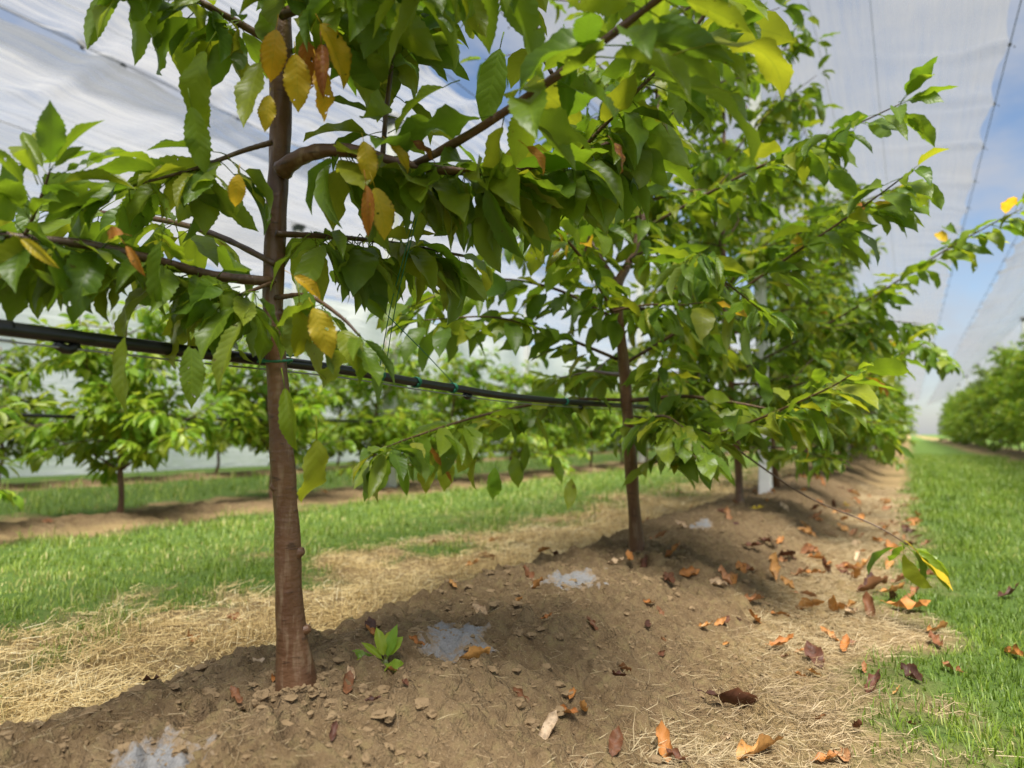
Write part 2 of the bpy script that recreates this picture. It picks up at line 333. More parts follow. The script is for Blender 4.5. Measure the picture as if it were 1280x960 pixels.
def tube(S, r, seg=8, rough=0.0, cap=True):
    S = np.asarray(S); n = len(S); T = np.gradient(S, axis=0); T /= np.linalg.norm(T, axis=1)[:, None] + 1e-12
    ref = np.array([0, 0, 1.0]) if abs(T[:, 2]).mean() < 0.8 else np.array([1.0, 0, 0])
    A = np.cross(T, ref); A /= np.linalg.norm(A, axis=1)[:, None]; B = np.cross(T, A)
    th = np.linspace(0, 2 * np.pi, seg, endpoint=False)
    rr = np.repeat(np.asarray(r)[:, None], seg, 1)
    if rough: rr = rr * (1 + rough * perlin(np.cos(th)[None] * 1.3 + 5 + S[:, 2:3] * 6, np.sin(th)[None] * 1.3 + S[:, 0:1] * 6 + S[:, 2:3] * 14))
    V = S[:, None] + rr[..., None] * (np.cos(th)[None, :, None] * A[:, None] + np.sin(th)[None, :, None] * B[:, None])
    V = V.reshape(-1, 3); i = np.arange(n - 1)[:, None] * seg; j = np.arange(seg)[None]; j2 = (j + 1) % seg
    Fq = np.stack([i + j, i + j2, i + seg + j2, i + seg + j], -1).reshape(-1, 4)
    if cap:
        V = np.vstack([V, S[:1], S[-1:]]); c0, c1 = n * seg, n * seg + 1; j = np.arange(seg); j2 = (j + 1) % seg
        Fq = np.vstack([Fq, np.stack([j2, j, np.full(seg, c0), np.full(seg, c0)], 1)[:, [0, 1, 2, 2]], np.stack([(n - 1) * seg + j, (n - 1) * seg + j2, np.full(seg, c1), np.full(seg, c1)], 1)])
        # cap triangles are stored as degenerate-free triangles below
        q = Fq[:-2 * seg]; tr = Fq[-2 * seg:, :3]
        return V, q, tr
    return V, Fq, np.zeros((0, 3), int)
def tube_mesh(name, S, r, seg=8, rough=0.0):
    V, q, t = tube(S, r, seg, rough)
    tri = np.vstack([q[:, [0, 1, 2]], q[:, [0, 2, 3]], t]); return mesh_np(name, V, tri)
def merge(parts):
    Vs, Fs, o = [], [], 0
    for V, Fc in parts: Vs.append(V); Fs.append(np.asarray(Fc) + o); o += len(V)
    return np.vstack(Vs), np.vstack(Fs)
def tube_tri(S, r, seg=6, rough=0.0):
    V, q, t = tube(S, r, seg, rough); return V, np.vstack([q[:, [0, 1, 2]], q[:, [0, 2, 3]], t])
def box_tri(c, s, rot=0.0):
    x, y, z = np.array(s) / 2; V = np.array([(a * x, b * y, d * z) for a in (-1, 1) for b in (-1, 1) for d in (-1, 1)])
    cr_, sr = math.cos(rot), math.sin(rot); V = V @ np.array([[cr_, sr, 0], [-sr, cr_, 0], [0, 0, 1]]) + np.asarray(c)
    q = [(0, 1, 3, 2), (4, 6, 7, 5), (0, 4, 5, 1), (2, 3, 7, 6), (0, 2, 6, 4), (1, 5, 7, 3)]
    return V, np.array([t for a in q for t in ((a[0], a[1], a[2]), (a[0], a[2], a[3]))])

# ---------------------------------------------------------------- ground sheet and planting beds
def bed_top(x):
    z = np.zeros_like(x)
    for r in ROWS:
        d = np.abs(x - r); z = z + (0.155 * (1 - sstep(0.16, 0.66, d)) if r == ROW['near'] else 0.035 * (1 - sstep(0.08, 0.45, d)))
    return z
def soil_w(x, y):
    wv = np.zeros_like(x); nn = 0.13 * fbm(x * 2.2, y * 2.2, 3)
    for r in ROWS:
        k_ = 1.0 if r == ROW['near'] else 0.6
        wv = np.maximum(wv, 1 - sstep(0.40 * k_, 0.62 * k_, np.abs(x - r - 0.02) + nn))
    return wv
def grow(a, b, s0, g):
    o = [a]; s = s0
    while o[-1] < b: o.append(o[-1] + s); s *= g
    return np.array(o)
fx = np.arange(-1.62, 0.30, 0.0085)
gxp = grow(fx[-1] + 0.0085, 6.0, 0.012, 1.025); gxp = np.concatenate([gxp, grow(gxp[-1] + .4, 900, 0.6, 1.3)])
gxn = -grow(-fx[0] + 0.0085, 12.0, 0.012, 1.012); gxn = np.concatenate([gxn, -grow(-gxn[-1] + .4, 900, 0.6, 1.3)])
X = np.unique(np.concatenate([gxn, fx, gxp]))
fy = np.arange(0.15, 3.3, 0.0085)
gyp = grow(fy[-1] + 0.0085, 60, 0.01, 1.022); gyp = np.concatenate([gyp, grow(gyp[-1] + 3, 1500, 4, 1.3)])
gyn = -grow(0.0, 8, 0.03, 1.15); gyn = np.concatenate([gyn, -grow(-gyn[-1] + 2, 300, 3, 1.5)])
Y = np.unique(np.concatenate([gyn[gyn < 0.14], fy, gyp]))
GX, GY = np.meshgrid(X, Y)
SW = soil_w(GX, GY); near = 1 - sstep(8, 16, np.hypot(GX, GY))
GZ = bed_top(GX) + 0.011 * fbm(GX * 1.3, GY * 1.3, 3) * near
rid = np.abs(fbm(GX * 9, GY * 9, 2))
GZ += SW * near * (0.024 * fbm(GX * 5, GY * 5, 3) + 0.017 * fbm(GX * 15, GY * 15, 3) + 0.010 * fbm(GX * 46, GY * 46, 3) - 0.005 * np.exp(-rid * 9))
GZ += (1 - SW) * near * (0.006 * fbm(GX * 14, GY * 14, 3) + np.where(GX < -1.2, .018, .004) * fbm(GX * 6, GY * 6, 3))
rs = np.random.RandomState(11)
for k in range(3400):                                   # lumps pressed into the bed
    cx = rs.uniform(-1.55, -0.25) if rs.rand() < .8 else rs.uniform(-1.6, 0.1)
    cy = 0.2 + 3.0 * rs.rand() ** 1.3; r = 0.007 + 0.026 * rs.rand() ** 3; hh = r * rs.uniform(.35, .8)
    i0, i1 = np.searchsorted(X, [cx - r, cx + r]); j0, j1 = np.searchsorted(Y, [cy - r, cy + r])
    dx = (GX[j0:j1, i0:i1] - cx) / r; dy = (GY[j0:j1, i0:i1] - cy) / (r * rs.uniform(.7, 1))
    q = np.clip(1 - dx * dx - dy * dy, 0, 1); GZ[j0:j1, i0:i1] += hh * np.sqrt(q) * 0.8
CRACK_DARK = np.zeros_like(GX)
def crack(pts, wdt, dep):
    P = np.array([at_z(a, b, 0.15)[:2] for a, b in pts]); S = np.vstack([np.linspace(P[i], P[i + 1], 40) for i in range(len(P) - 1)])
    for p in S:
        p = p + rs.normal(0, 0.003, 2); r = wdt * rs.uniform(.7, 1.3)
        i0, i1 = np.searchsorted(X, [p[0] - 2 * r, p[0] + 2 * r]); j0, j1 = np.searchsorted(Y, [p[1] - 2 * r, p[1] + 2 * r])
        q = np.exp(-((GX[j0:j1, i0:i1] - p[0]) ** 2 + (GY[j0:j1, i0:i1] - p[1]) ** 2) / (r * r))
        CR[j0:j1, i0:i1] = np.maximum(CR[j0:j1, i0:i1], q * dep)
CR = np.zeros_like(GX)
crack([(340, 885), (345, 905), (362, 915), (352, 935), (362, 955)], 0.007, 0.022)
crack([(385, 880), (400, 893)], 0.008, 0.02); crack([(180, 945), (220, 918), (260, 905), (290, 887), (320, 880)], 0.008, 0.02)
crack([(200, 890), (172, 903), (140, 925)], 0.008, 0.015)
GZ -= CR; CRACK_DARK = np.clip(CR * 45, 0, 1)  # crack depth doubles as the mask that darkens the soil colour
for yy_ in (0.92, 2.71, 4.76): GZ += .010 * np.exp(-((GX + .99) ** 2 + (GY - yy_) ** 2) / .0075)
def hgt(x, y):
    x = np.asarray(x, float); y = np.asarray(y, float)
    i = np.clip(np.searchsorted(X, x) - 1, 0, len(X) - 2); j = np.clip(np.searchsorted(Y, y) - 1, 0, len(Y) - 2)
    a = (x - X[i]) / (X[i + 1] - X[i]); b = (y - Y[j]) / (Y[j + 1] - Y[j])
    return (GZ[j, i] * (1 - a) + GZ[j, i + 1] * a) * (1 - b) + (GZ[j + 1, i] * (1 - a) + GZ[j + 1, i + 1] * a) * b
def on_ground(px, py):
    z = 0.1
    for _ in range(8):
        p = at_z(px, py, z); z = float(hgt(p[0], p[1]))
    p = at_z(px, py, z); return np.array([p[0], p[1], z])
def cover(x, y):
    nn = fbm(x * 1.8, y * 1.8, 4); straw = np.zeros_like(x); grass = np.ones_like(x)
    for r in ROWS:
        d = x - r
        sl, gl = (0.88, 1.5) if r == ROW['near'] else (0.35, 0.6)   # dry margin on the sunny side
        sr, gr = (0.76, 0.96) if r == ROW['near'] else (0.35, 0.6)
        if r == ROW['right']: sl, gl = 0.95, 1.25
        st = np.where(d < 0, 1 - sstep(sl, gl + 0.25, -d + 0.7 * nn), 1 - sstep(sr, gr + 0.06, d + 0.22 * nn))
        straw = np.maximum(straw, st); grass = np.minimum(grass, np.where(d < 0, sstep(sl + 0.02, gl + 0.35, -d + 0.75 * nn), sstep(gr - 0.16, gr + 0.16, d + 0.22 * nn)))
    so_ = soil_w(x, y); straw = np.clip(straw * (1 - so_), 0, 1)
    return straw, np.clip(grass, 0, 1)
ST, GS = cover(GX, GY)
CV = np.stack([np.clip(ST, 0, 1), GS, CRACK_DARK, np.ones_like(ST)], -1)
ny, nx = GX.shape
def strip(name, i0, i1):
    sl = slice(i0, i1 + 1); xx, yy, zz = GX[:, sl], GY[:, sl], GZ[:, sl]; m_ = xx.shape[1]
    V = np.stack([xx, yy, zz], -1).reshape(-1, 3); j = np.arange(ny - 1)[:, None] * m_; i = np.arange(m_ - 1)[None]
    Fq = np.stack([j + i, j + i + 1, j + i + m_ + 1, j + i + m_], -1).reshape(-1, 4)
    return V, Fq, CV[:, sl].reshape(-1, 4)
bounds = [0]
beds = []
for r in sorted(ROWS):
    a, b_ = np.searchsorted(X, [r - 0.58, r + 0.60]); beds.append((a, b_, r)); bounds += [a, b_]
bounds.append(nx - 1)
gv, gf, gc, off = [], [], [], 0
for k in range(0, len(bounds), 2):
    V, Fq, c = strip('g', bounds[k], bounds[k + 1]); gv.append(V); gf.append(Fq + off); gc.append(c); off += len(V)
tag(obj("ground", mesh_np("ground", np.vstack(gv), np.vstack(gf), color=np.vstack(gc)), GROUND), kind='structure')
for a, b_, r in beds:
    V, Fq, c = strip('b', a, b_)
    tag(obj("planting_bed", mesh_np("planting_bed", V, Fq, color=c), GROUND), kind='structure')

# ---------------------------------------------------------------- leaves
PROF_T = [0, .05, .14, .28, .42, .55, .68, .8, .88, .94, 1.0]
PROF_W = [0.0, .30, .62, .90, 1.0, .97, .82, .56, .30, .13, 0.0]
def leaf_template(rows, cols, width=0.44, fold=0.45, curl=0.5, teeth=0.0, wave=0.0, twist=0.0, petiole=0.24, seed=0, pet=True):
    """one leaf: blade of unit length along +Y starting after its petiole, upper face +Z"""
    rg = np.random.RandomState(seed); t = np.linspace(0, 1, rows + 1); wd = np.interp(t, PROF_T, PROF_W) * width / 2
    if teeth: wd = wd * (1 + teeth * np.where(np.arange(rows + 1) % 2, 1, -1))
    v = np.linspace(-1, 1, cols + 1)
    ang = -curl * (t ** 1.2); dy = np.cos(ang); dz = np.sin(ang)
    cy = np.concatenate([[0], np.cumsum((dy[1:] + dy[:-1]) / 2 / rows)]); cz = np.concatenate([[0], np.cumsum((dz[1:] + dz[:-1]) / 2 / rows)])
    x = wd[:, None] * v[None] * math.cos(fold); lift = np.abs(wd[:, None] * v[None]) * math.sin(fold) - 0.25 * (wd[:, None] * v[None]) ** 2 / width
    wv = wave * wd[:, None] * v[None] ** 2 * np.sin(t[:, None] * 15 + rg.rand() * 6 + np.sign(v)[None] * 1.2)
    lift = lift + wv; tw = twist * t[:, None]
    x, lift = x * np.cos(tw) - lift * np.sin(tw), x * np.sin(tw) + lift * np.cos(tw)
    Vy = cy[:, None] + petiole - lift * np.sin(ang)[:, None]; Vz = cz[:, None] + lift * np.cos(ang)[:, None]
    V = np.stack([x, Vy, Vz], -1).reshape(-1, 3); c1 = cols + 1
    j = np.arange(rows)[:, None] * c1; i = np.arange(cols)[None]
    q = np.stack([j + i, j + i + 1, j + i + c1 + 1, j + i + c1], -1).reshape(-1, 4)
    tri = np.vstack([q[:, [0, 1, 2]], q[:, [0, 2, 3]]])
    uv = np.stack([np.repeat(t, c1), np.tile((v + 1) / 2, rows + 1)], 1)
    P = V[tri]; ar = np.linalg.norm(np.cross(P[:, 1] - P[:, 0], P[:, 2] - P[:, 0]), axis=1); tri = tri[ar > 1e-7]
    if pet:
        pv, pt = tube_tri(np.array([[0, 0, 0], [0, petiole * .5, 0.012], [0, petiole * 1.08, 0.0]]), np.array([.011, .009, .007]), 3)
        tri = np.vstack([tri, pt + len(V)]); V = np.vstack([V, pv]); uv = np.vstack([uv, np.tile([[0.5, 0.5]], (len(pv), 1))])
    return V, tri, uv
LEAF_CFG = [(.35, .35, .10, .15), (.55, .75, .14, -.3), (.25, 1.05, .10, .3), (.75, .45, .12, .1), (.45, .15, .16, -.15), (.6, 1.3, .14, .4), (.30, .6, .22, -.5), (.15, 1.6, .25, .8), (.9, .9, .1, -.7), (.5, -.5, .2, .5), (.2, .3, .3, 0.)]
def leaf_set(rows, cols, teeth, pet=True, n=11):
    return [leaf_template(rows, cols, (.40, .45, .50, .36)[k % 4], c[0], c[1], teeth, c[2], c[3], 0.2 + .05 * (k % 3), k, pet) for k, c in enumerate(LEAF_CFG[:n])]
T_HERO = leaf_set(24, 4, 0.055); T_MID = leaf_set(11, 2, 0.04); T_LOW = leaf_set(4, 2, 0, pet=False, n=5); T_LOW2 = leaf_set(7, 2, 0, pet=False)
def leaf_meshes(T, m, nm): return [mesh_np(nm, V, f, uv) for V, f, uv in T], m
_mesh_cache = {}
def leaf_mesh(quality, m, k):
    key = (quality, m.name, k)
    if key not in _mesh_cache:
        V, f, uv = {'hero': T_HERO, 'mid': T_MID}[quality][k]; me = mesh_np("leaf", V, f, uv); me.materials.append(m); _mesh_cache[key] = me
    return _mesh_cache[key]
def frame(d, n):
    d = d / (np.linalg.norm(d) + 1e-9); n = n - d * (n @ d); n = n / (np.linalg.norm(n) + 1e-9); x = np.cross(d, n); return x, d, n
def leaf_obj(quality, m, pos, d, n, size, parent, base, k=None, name="leaf"):
    k = random.randrange(11) if k is None else k
    x, y, z = frame(np.asarray(d, float), np.asarray(n, float))
    M = Matrix(((x[0] * size, y[0] * size, z[0] * size, pos[0] - base[0]), (x[1] * size, y[1] * size, z[1] * size, pos[1] - base[1]), (x[2] * size, y[2] * size, z[2] * size, pos[2] - base[2]), (0, 0, 0, 1)))
    o = bpy.data.objects.new(name, leaf_mesh(quality, m, k)); COL.objects.link(o); o.parent = parent; o.matrix_local = M
    return o
def leaf_stuff(name, leaves, T, base):
    """many small leaves joined; leaves = list of (pos, dir, normal, size, matclass)"""
    Vs, Fs, Us, Rn, off = [], [], [], [], 0; rg = np.random.RandomState(len(leaves))
    for (p, d, n, s, c) in leaves:
        V, f, uv = T[rg.randint(len(T))]; x, y, z = frame(d, n)
        Vs.append((V @ np.stack([x, y, z])) * s + (p - base)); Fs.append(f + off); Us.append(uv); Rn.append(np.full(len(V), rg.rand())); off += len(V)
    return mesh_np(name, np.vstack(Vs), np.vstack(Fs), np.vstack(Us), rnd=np.concatenate(Rn))

def emit(S, rg, spacing, per, droop, size, start=0.1, spread=1.0, tip=True):
    """spurs of leaves along a branch path"""
    seg = np.linalg.norm(np.diff(S, axis=0), axis=1); cum = np.concatenate([[0], np.cumsum(seg)]); Ltot = cum[-1]; res = []
    s = start * Ltot + rg.rand() * spacing
    while s < Ltot:
        p = np.array([np.interp(s, cum, S[:, i]) for i in range(3)]); q = np.array([np.interp(min(s + .03, Ltot), cum, S[:, i]) for i in range(3)])
        t = q - p + 1e-6; t /= np.linalg.norm(t); k = max(1, int(round(per * rg.uniform(.6, 1.4)))); ph = rg.rand() * 6.28
        for j in range(k):
            th = ph + j * 2.4 + rg.normal(0, .3); hor = np.array([math.cos(th), math.sin(th), 0])
            d = hor * spread + t * rg.uniform(.2, 1.0) + np.array([0, 0, rg.uniform(-.1, .35)]); d /= np.linalg.norm(d)
            dr = droop * rg.uniform(.5, 1.4); d = d + np.array([0, 0, -dr * (1 if rg.rand() < .8 else .2)]); d /= np.linalg.norm(d)
            n = np.array([0, 0, 1.0]) + hor * 0.6 + rg.normal(0, .32, 3)
            res.append((p + rg.normal(0, .004, 3), d, n, size * rg.uniform(.68, 1.15), 0))
        s += spacing * rg.uniform(.7, 1.35)
    if tip:
        for j in range(3):
            d = t + rg.normal(0, .35, 3) + np.array([0, 0, -.25 * droop]); res.append((S[-1], d, np.array([0, 0, 1.0]) + rg.normal(0, .3, 3), size * rg.uniform(.5, .9), 0))
    return res

# ---------------------------------------------------------------- cherry trees
def bend_path(p0, az, el0, length, rg, n=6, droop=0.5):
    P = [np.asarray(p0, float)]; el = el0; a = az
    for k in range(n):
        P.append(P[-1] + length / n * np.array([math.cos(a) * math.cos(el), math.sin(a) * math.cos(el), math.sin(el)]))
        el -= droop / n + rg.normal(0, .07); a += rg.normal(0, .10)
    return P
def generic(rg, base, H=3.2, first=0.5, nlat=22, reach=1.05, trunk_pts=None, lean=0.03, low=1.0):
    if trunk_pts is None:
        n = 9; k = np.linspace(0, 1, n); off = np.cumsum(rg.normal(0, lean, (n, 2)), 0) * np.array([1, 1]); off -= off[0]
        trunk_pts = np.stack([base[0] + off[:, 0], base[1] + off[:, 1], base[2] - 0.09 + k * H], 1)
    TP = np.asarray(trunk_pts); zz = TP[:, 2]; lat = []
    for i in range(nlat):
        h = first + (H - first - .15) * (i / nlat) ** low + rg.uniform(-.05, .05); z = base[2] + h
        p = np.array([np.interp(z, zz, TP[:, 0]), np.interp(z, zz, TP[:, 1]), z])
        ln = reach * (1 - 0.45 * (h / H)) * rg.uniform(.7, 1.2); az = i * 2.4 + rg.normal(0, .4)
        P = bend_path(p, az, rg.uniform(-.05, 1.0), ln, rg, droop=rg.uniform(-.1, 1.0)); lat.append((P, 0.011 * (1 - .4 * h / H)))
        for q in range(2):
            j = rg.randint(1, 5); lat.append((bend_path(P[j], az + rg.choice([-1, 1]) * rg.uniform(.5, 1.2), rg.uniform(-.3, 1.2), ln * rg.uniform(.25, .5), rg, n=4, droop=rg.uniform(0, .8)), 0.005))
    return TP, lat

def trunk_mesh(TP, r0, base, n=40, seg=14, rough=.12):
    k = np.linspace(0, 1, len(TP)); S, r = smooth_path(TP, r0 * (1 - .72 * k), n)
    zr = S[:, 2] - S[0, 2]; r = r * (1 + 0.55 * np.exp(-zr / 0.05)); r = r * (1 + 0.05 * np.sin(zr * 19) + .04 * perlin(zr * 9, zr * 0 + 3.3))
    return tube_mesh("trunk", S - base, r, seg, rough), S

def realise(base, TP, lats, rg, label, group, r0=0.024, nobj=300, quality='mid', spacing=.062, per=4.2, droop=.85, size=.14, extra=[], yellow=0.02, name="cherry_tree", zcut=9., bstart=.12):
    root = empty(name, base, label, "tree", group)
    tm, S = trunk_mesh(TP, r0, base); obj("trunk", tm, BARK, root)
    leaves = []
    for P, r in lats:
        S2, rr = smooth_path(P, np.linspace(r, .0018, len(P)), 22); arm = r == .0075
        obj("branch", tube_mesh("branch", S2 - base, rr, 7, .1), TWIG, root)
        leaves += emit(S2, rg, spacing * (.95 if arm else 1), per, droop * (.75 if arm else 1), size * (1.1 if arm else 1), bstart if r > .0045 else .93)
    leaves = [l for l in leaves if l[0][2] < zcut or rg.rand() < .4] + extra
    pos = np.array([l[0] for l in leaves]); pr = proj(pos)
    vis = (pr[:, 2] > .3) & (pr[:, 0] > -60) & (pr[:, 0] < 1340) & (pr[:, 1] > -80) & (pr[:, 1] < 1000)
    order = np.argsort(np.where(vis, pr[:, 2], 99 + pr[:, 2])); sel = set(order[:min(nobj, int(vis.sum()))].tolist())
    rest = []
    for i, (p, d, n, s, c) in enumerate(leaves):
        if i in sel:
            m = LEAF if c == 0 else c
            if c == 0 and rg.rand() < yellow: m = LEAF_YELLOW if rg.rand() < .7 else LEAF_RUST
            leaf_obj(quality, m, p, d, n, s, root, base)
        else: rest.append(leaves[i])
    if rest:
        tag(obj("foliage", leaf_stuff("foliage", rest, T_LOW2, base), LEAF, root), kind='stuff')
    return root

HZ = lambda x, y: float(hgt(x, y))
NEAR_Y = [0.92, 2.71, 4.76, 6.5]

# --- the first tree: peeling trunk beside the drip pipe
rg = np.random.RandomState(21)
b1 = np.array([at_z(372, 868, .15)[0], 0.92, 0.0]); b1[2] = HZ(b1[0], b1[1])
def rowp(px, py, off=0.0): return at_x(px, py, b1[0] + off)
T1 = [rowp(374, 935), rowp(370, 850), rowp(362, 760), rowp(358, 650), rowp(352, 560), rowp(345, 450), rowp(341, 380), rowp(344, 300), rowp(349, 200), rowp(352, 100), rowp(352, 0), rowp(355, -150), rowp(362, -400), rowp(360, -700), rowp(365, -1050)]
tree1 = empty("cherry_tree", b1, "cherry tree with scarred brown trunk tied by green twine to the black pipe", "tree")
rad1 = [.046, .035, .0245, .0218, .0205, .0183, .0175, .0192, .0185, .0205, .0185, .017, .014, .010, .006]
S, r = smooth_path(T1, rad1, 120)
r = r * (1 + .035 * perlin(S[:, 2] * 13, S[:, 2] * 0) + .02 * perlin(S[:, 2] * 41, S[:, 2] * 0 + 4))
obj("trunk", tube_mesh("trunk", S - b1, r, 28, .10), BARK, tree1)
for px, py, side, ln in [(360,698,1,.008),(345,400,.8,.006),(352,150,-.9,.007),(366,790,.9,.009),(352,612,-.7,.005)]:
    c = rowp(px, py); k_ = int(np.argmin(np.abs(S[:, 2] - c[2]))); c = S[k_]; dv = RV * side - FV * (1 - abs(side)) + np.array([0, 0, .35]); dv /= np.linalg.norm(dv)
    P = [c + dv * (r[k_] * .7), c + dv * (r[k_] + ln * .4), c + dv * (r[k_] + ln), c + dv * (r[k_] + ln * 1.1)]
    S2, rr = smooth_path(P, [.013, .0085, .006, .003], 10); obj("pruning_stub", tube_mesh("pruning_stub", S2 - b1, rr, 9, .25), BARK, tree1)
def br(pts): return [at(*p) for p in pts]
B1 = [ # points, r0, r1, spacing, per, droop, size, start
 ([(351,216,1.252),(362,205,1.238),(382,194,1.215),(410,188,1.2),(450,190,1.19),(500,204,1.2),(560,213,1.22),(640,212,1.27),(720,195,1.33),(790,165,1.42)], .0165,.004, .050,5.2,1.25,.145,.16),
 ([(520,205,1.205),(600,160,1.12),(700,92,1.0),(760,47,.95),(835,-10,.90),(920,-70,.86)], .0075,.0045, .085,3.0,.45,.150,.34),
 ([(340,178,1.23),(300,190,1.2),(240,212,1.15),(150,236,1.1)], .005,.002, .055,4,.7,.128,.2),
 ([(340,352,1.23),(270,345,1.18),(200,327,1.12),(110,306,1.05),(30,298,1.0),(-70,280,.95)], .009,.006, .06,4.4,.85,.135,.18),
 ([(348,58,1.23),(300,30,1.2),(240,-4,1.15),(170,-50,1.1)], .008,.004, .055,4.6,1.1,.135,.2),
 ([(352,88,1.23),(420,55,1.25),(490,25,1.28),(560,-30,1.3),(640,-80,1.3)], .008,.004, .055,4.2,.7,.135,.15),
 ([(690,92,1.3),(660,40,1.3),(630,-20,1.3)], .004,.003, .14,2,.6,.12,.3),
 ([(478,196,1.21),(484,130,1.22),(492,60,1.24),(500,-25,1.26)], .005,.003, .055,3.6,.5,.13,.1),
 ([(345,292,1.23),(420,296,1.3),(500,305,1.4),(580,320,1.5)], .006,.003, .055,4.6,1.1,.135,.12),
 ([(345,372,1.23),(385,370,1.17),(425,395,1.13),(450,420,1.11)], .005,.002, .09,2.4,1.0,.12,.2),
 ([(344,330,1.23),(260,290,1.3),(170,270,1.36),(60,262,1.42),(-60,255,1.48)], .006,.004, .11,3.2,.7,.135,.2),
 ([(352,20,1.23),(430,-10,1.15),(520,-40,1.05),(620,-60,1.0)], .008,.004, .07,4.2,.9,.14,.1),
 ([(350,10,1.23),(360,-60,1.18),(330,-110,1.1)], .006,.003, .05,4.,1.3,.14,.2),
 ([(343,352,1.23),(318,362,1.19),(290,372,1.15)], .004,.002, .03,4,.8,.140,.5),
 ([(720,195,1.33),(790,120,1.25),(850,60,1.2),(900,-10,1.15)], .004,.003, .065,4,.8,.14,.1),
 ([(30,298,1.0),(50,250,.98),(62,215,.97)], .003,.0015, .03,3,-.1,.11,.1),
]
leaves1 = []
for pts, r0_, r1_, spc, per, drp, siz, st_ in B1:
    P = br(pts); S2, rr = smooth_path(P, np.linspace(r0_, r1_, len(P)), 30)
    if r0_ > .012: rr = rr + .004 * np.exp(-np.arange(30) / 2.5); rr[0] = .013
    rr = rr * (1 + .13 * perlin(np.arange(30) * .9, np.zeros(30) + r0_ * 1000))
    obj("branch", tube_mesh("branch", S2 - b1, rr, 10, .12), TWIG if r0_ < .01 else BARK, tree1)
    leaves1 += emit(S2, rg, spc * .57, per * 1.2, drp, siz * .93, st_)
# spur of yellow leaves against the trunk and on the thick branch: (px, py, depth, direction in picture right/up/back, size)
def dirv(r_, u_, f_=0.0): return RV * r_ + np.array([0, 0, 1.0]) * u_ + FV * f_
YL = [(348,18,1.17,-.1,-1,0,.085,'y'),(368,52,1.16,.05,-1,.2,.09,'y'),(388,8,1.17,.5,-.8,0,.11,'y'),(392,62,1.16,.3,-1,0,.10,'y'),(400,40,1.17,.2,-1,-.3,.09,'r'),(378,28,1.16,.1,-1,.4,.085,'r'),
      (452,166,1.17,.25,-1,0,.07,'y'),(478,170,1.18,.5,-.5,0,.06,'y'),(505,172,1.18,.7,-.3,0,.06,'r'),(455,212,1.16,.15,-1,0,.085,'r'),(462,215,1.17,.35,-1,0,.09,'y'),
      (386,372,1.12,.45,-1,0,.085,'y'),(356,338,1.16,.5,-.3,0,.06,'y'),(165,295,1.05,-.4,.1,0,.05,'r'),(150,297,1.04,.3,-.4,0,.05,'r'),(300,205,1.15,-.1,-1,0,.055,'y'),(338,110,1.18,-.1,-1,0,.06,'y'),
      (648,175,1.2,.6,-.5,0,.06,'r'),(760,170,1.2,.5,-.6,0,.06,'r'),(12,290,.98,.8,-.5,0,.06,'y')]
for px, py, d_, a_, u_, f_, sz, c in YL:
    leaves1.append((at(px, py, d_ - .07), dirv(a_, u_, f_), -FV + dirv(.4, .3), sz, LEAF_YELLOW if c == 'y' else LEAF_RUST))
# single big leaves read from the photograph
SL = [(300,358,1.10,-1,-.35,.13),(296,352,1.12,-1,-.1,.125),(312,385,1.08,-.35,-1,.12),(352,460,1.13,.25,-1,.115),(395,520,1.13,.05,-1,.15),(372,352,1.12,.1,-1,.11),
      (160,400,1.0,-.15,-1,.12),(238,415,1.05,.1,-1,.10),(330,60,1.14,-.1,-1,.13),(270,40,1.1,-.5,-1,.14),(235,110,1.1,.1,-1,.11),(205,280,1.0,-.2,-1,.12),
      (10,205,1.0,.9,.1,.10),(85,225,1.0,.7,.7,.105),(840,70,.92,.8,.25,.18),(800,60,.92,-.9,.1,.15),(800,95,.94,.9,-.3,.17),(860,20,.9,-.6,.6,.15),(600,210,1.15,.4,-1,.15),(630,40,1.2,-.25,-1,.14),(575,100,1.1,-1,-.3,.12),(705,30,1.05,.05,-1,.12)]
for px, py, d_, a_, u_, sz in SL:
    leaves1.append((at(px, py, d_), dirv(a_, u_, rg.normal(0, .25)), -FV * .6 + dirv(rg.normal(0, .3), .55), sz, 0))
pos = np.array([l[0] for l in leaves1]); pr_ = proj(pos)
vis = (pr_[:, 0] > -90) & (pr_[:, 0] < 1000) & (pr_[:, 1] > -90)
print("tree1 leaves", len(leaves1), "visible", vis.sum())
order = np.argsort(np.where(vis, pr_[:, 2], 99)); named = set(np.where([l[4] != 0 for l in leaves1])[0].tolist())
sel = list(named) + [i for i in order if i not in named]; sel = set(sel[:300]); rest = []
for i, (p, d, n, s, c) in enumerate(leaves1):
    if i in sel: leaf_obj('hero', LEAF if c == 0 else c, p, d, n, s, tree1, b1, None if c == 0 else (5, 7, 8, 2, 6)[i % 5])
    else: rest.append(leaves1[i])
for k in range(5):                                        # the crown above the picture
    z = 1.8 + .28 * k; p = np.array([np.interp(z, S[:, 2], S[:, 0]), np.interp(z, S[:, 2], S[:, 1]), z])
    P = bend_path(p, k * 2.4, rg.uniform(.3, .8), .8 - .05 * k, rg); S2, rr = smooth_path(P, np.linspace(.008, .002, len(P)), 16)
    obj("branch", tube_mesh("branch", S2 - b1, rr, 6), TWIG, tree1); rest += emit(S2, rg, .12, 3.5, .7, .14)
rest = [l for l in rest if l[0][2] < 1.8 or rg.rand() < .5]
tag(obj("foliage", leaf_stuff("foliage", rest, T_MID, b1), LEAF, tree1), kind='stuff')

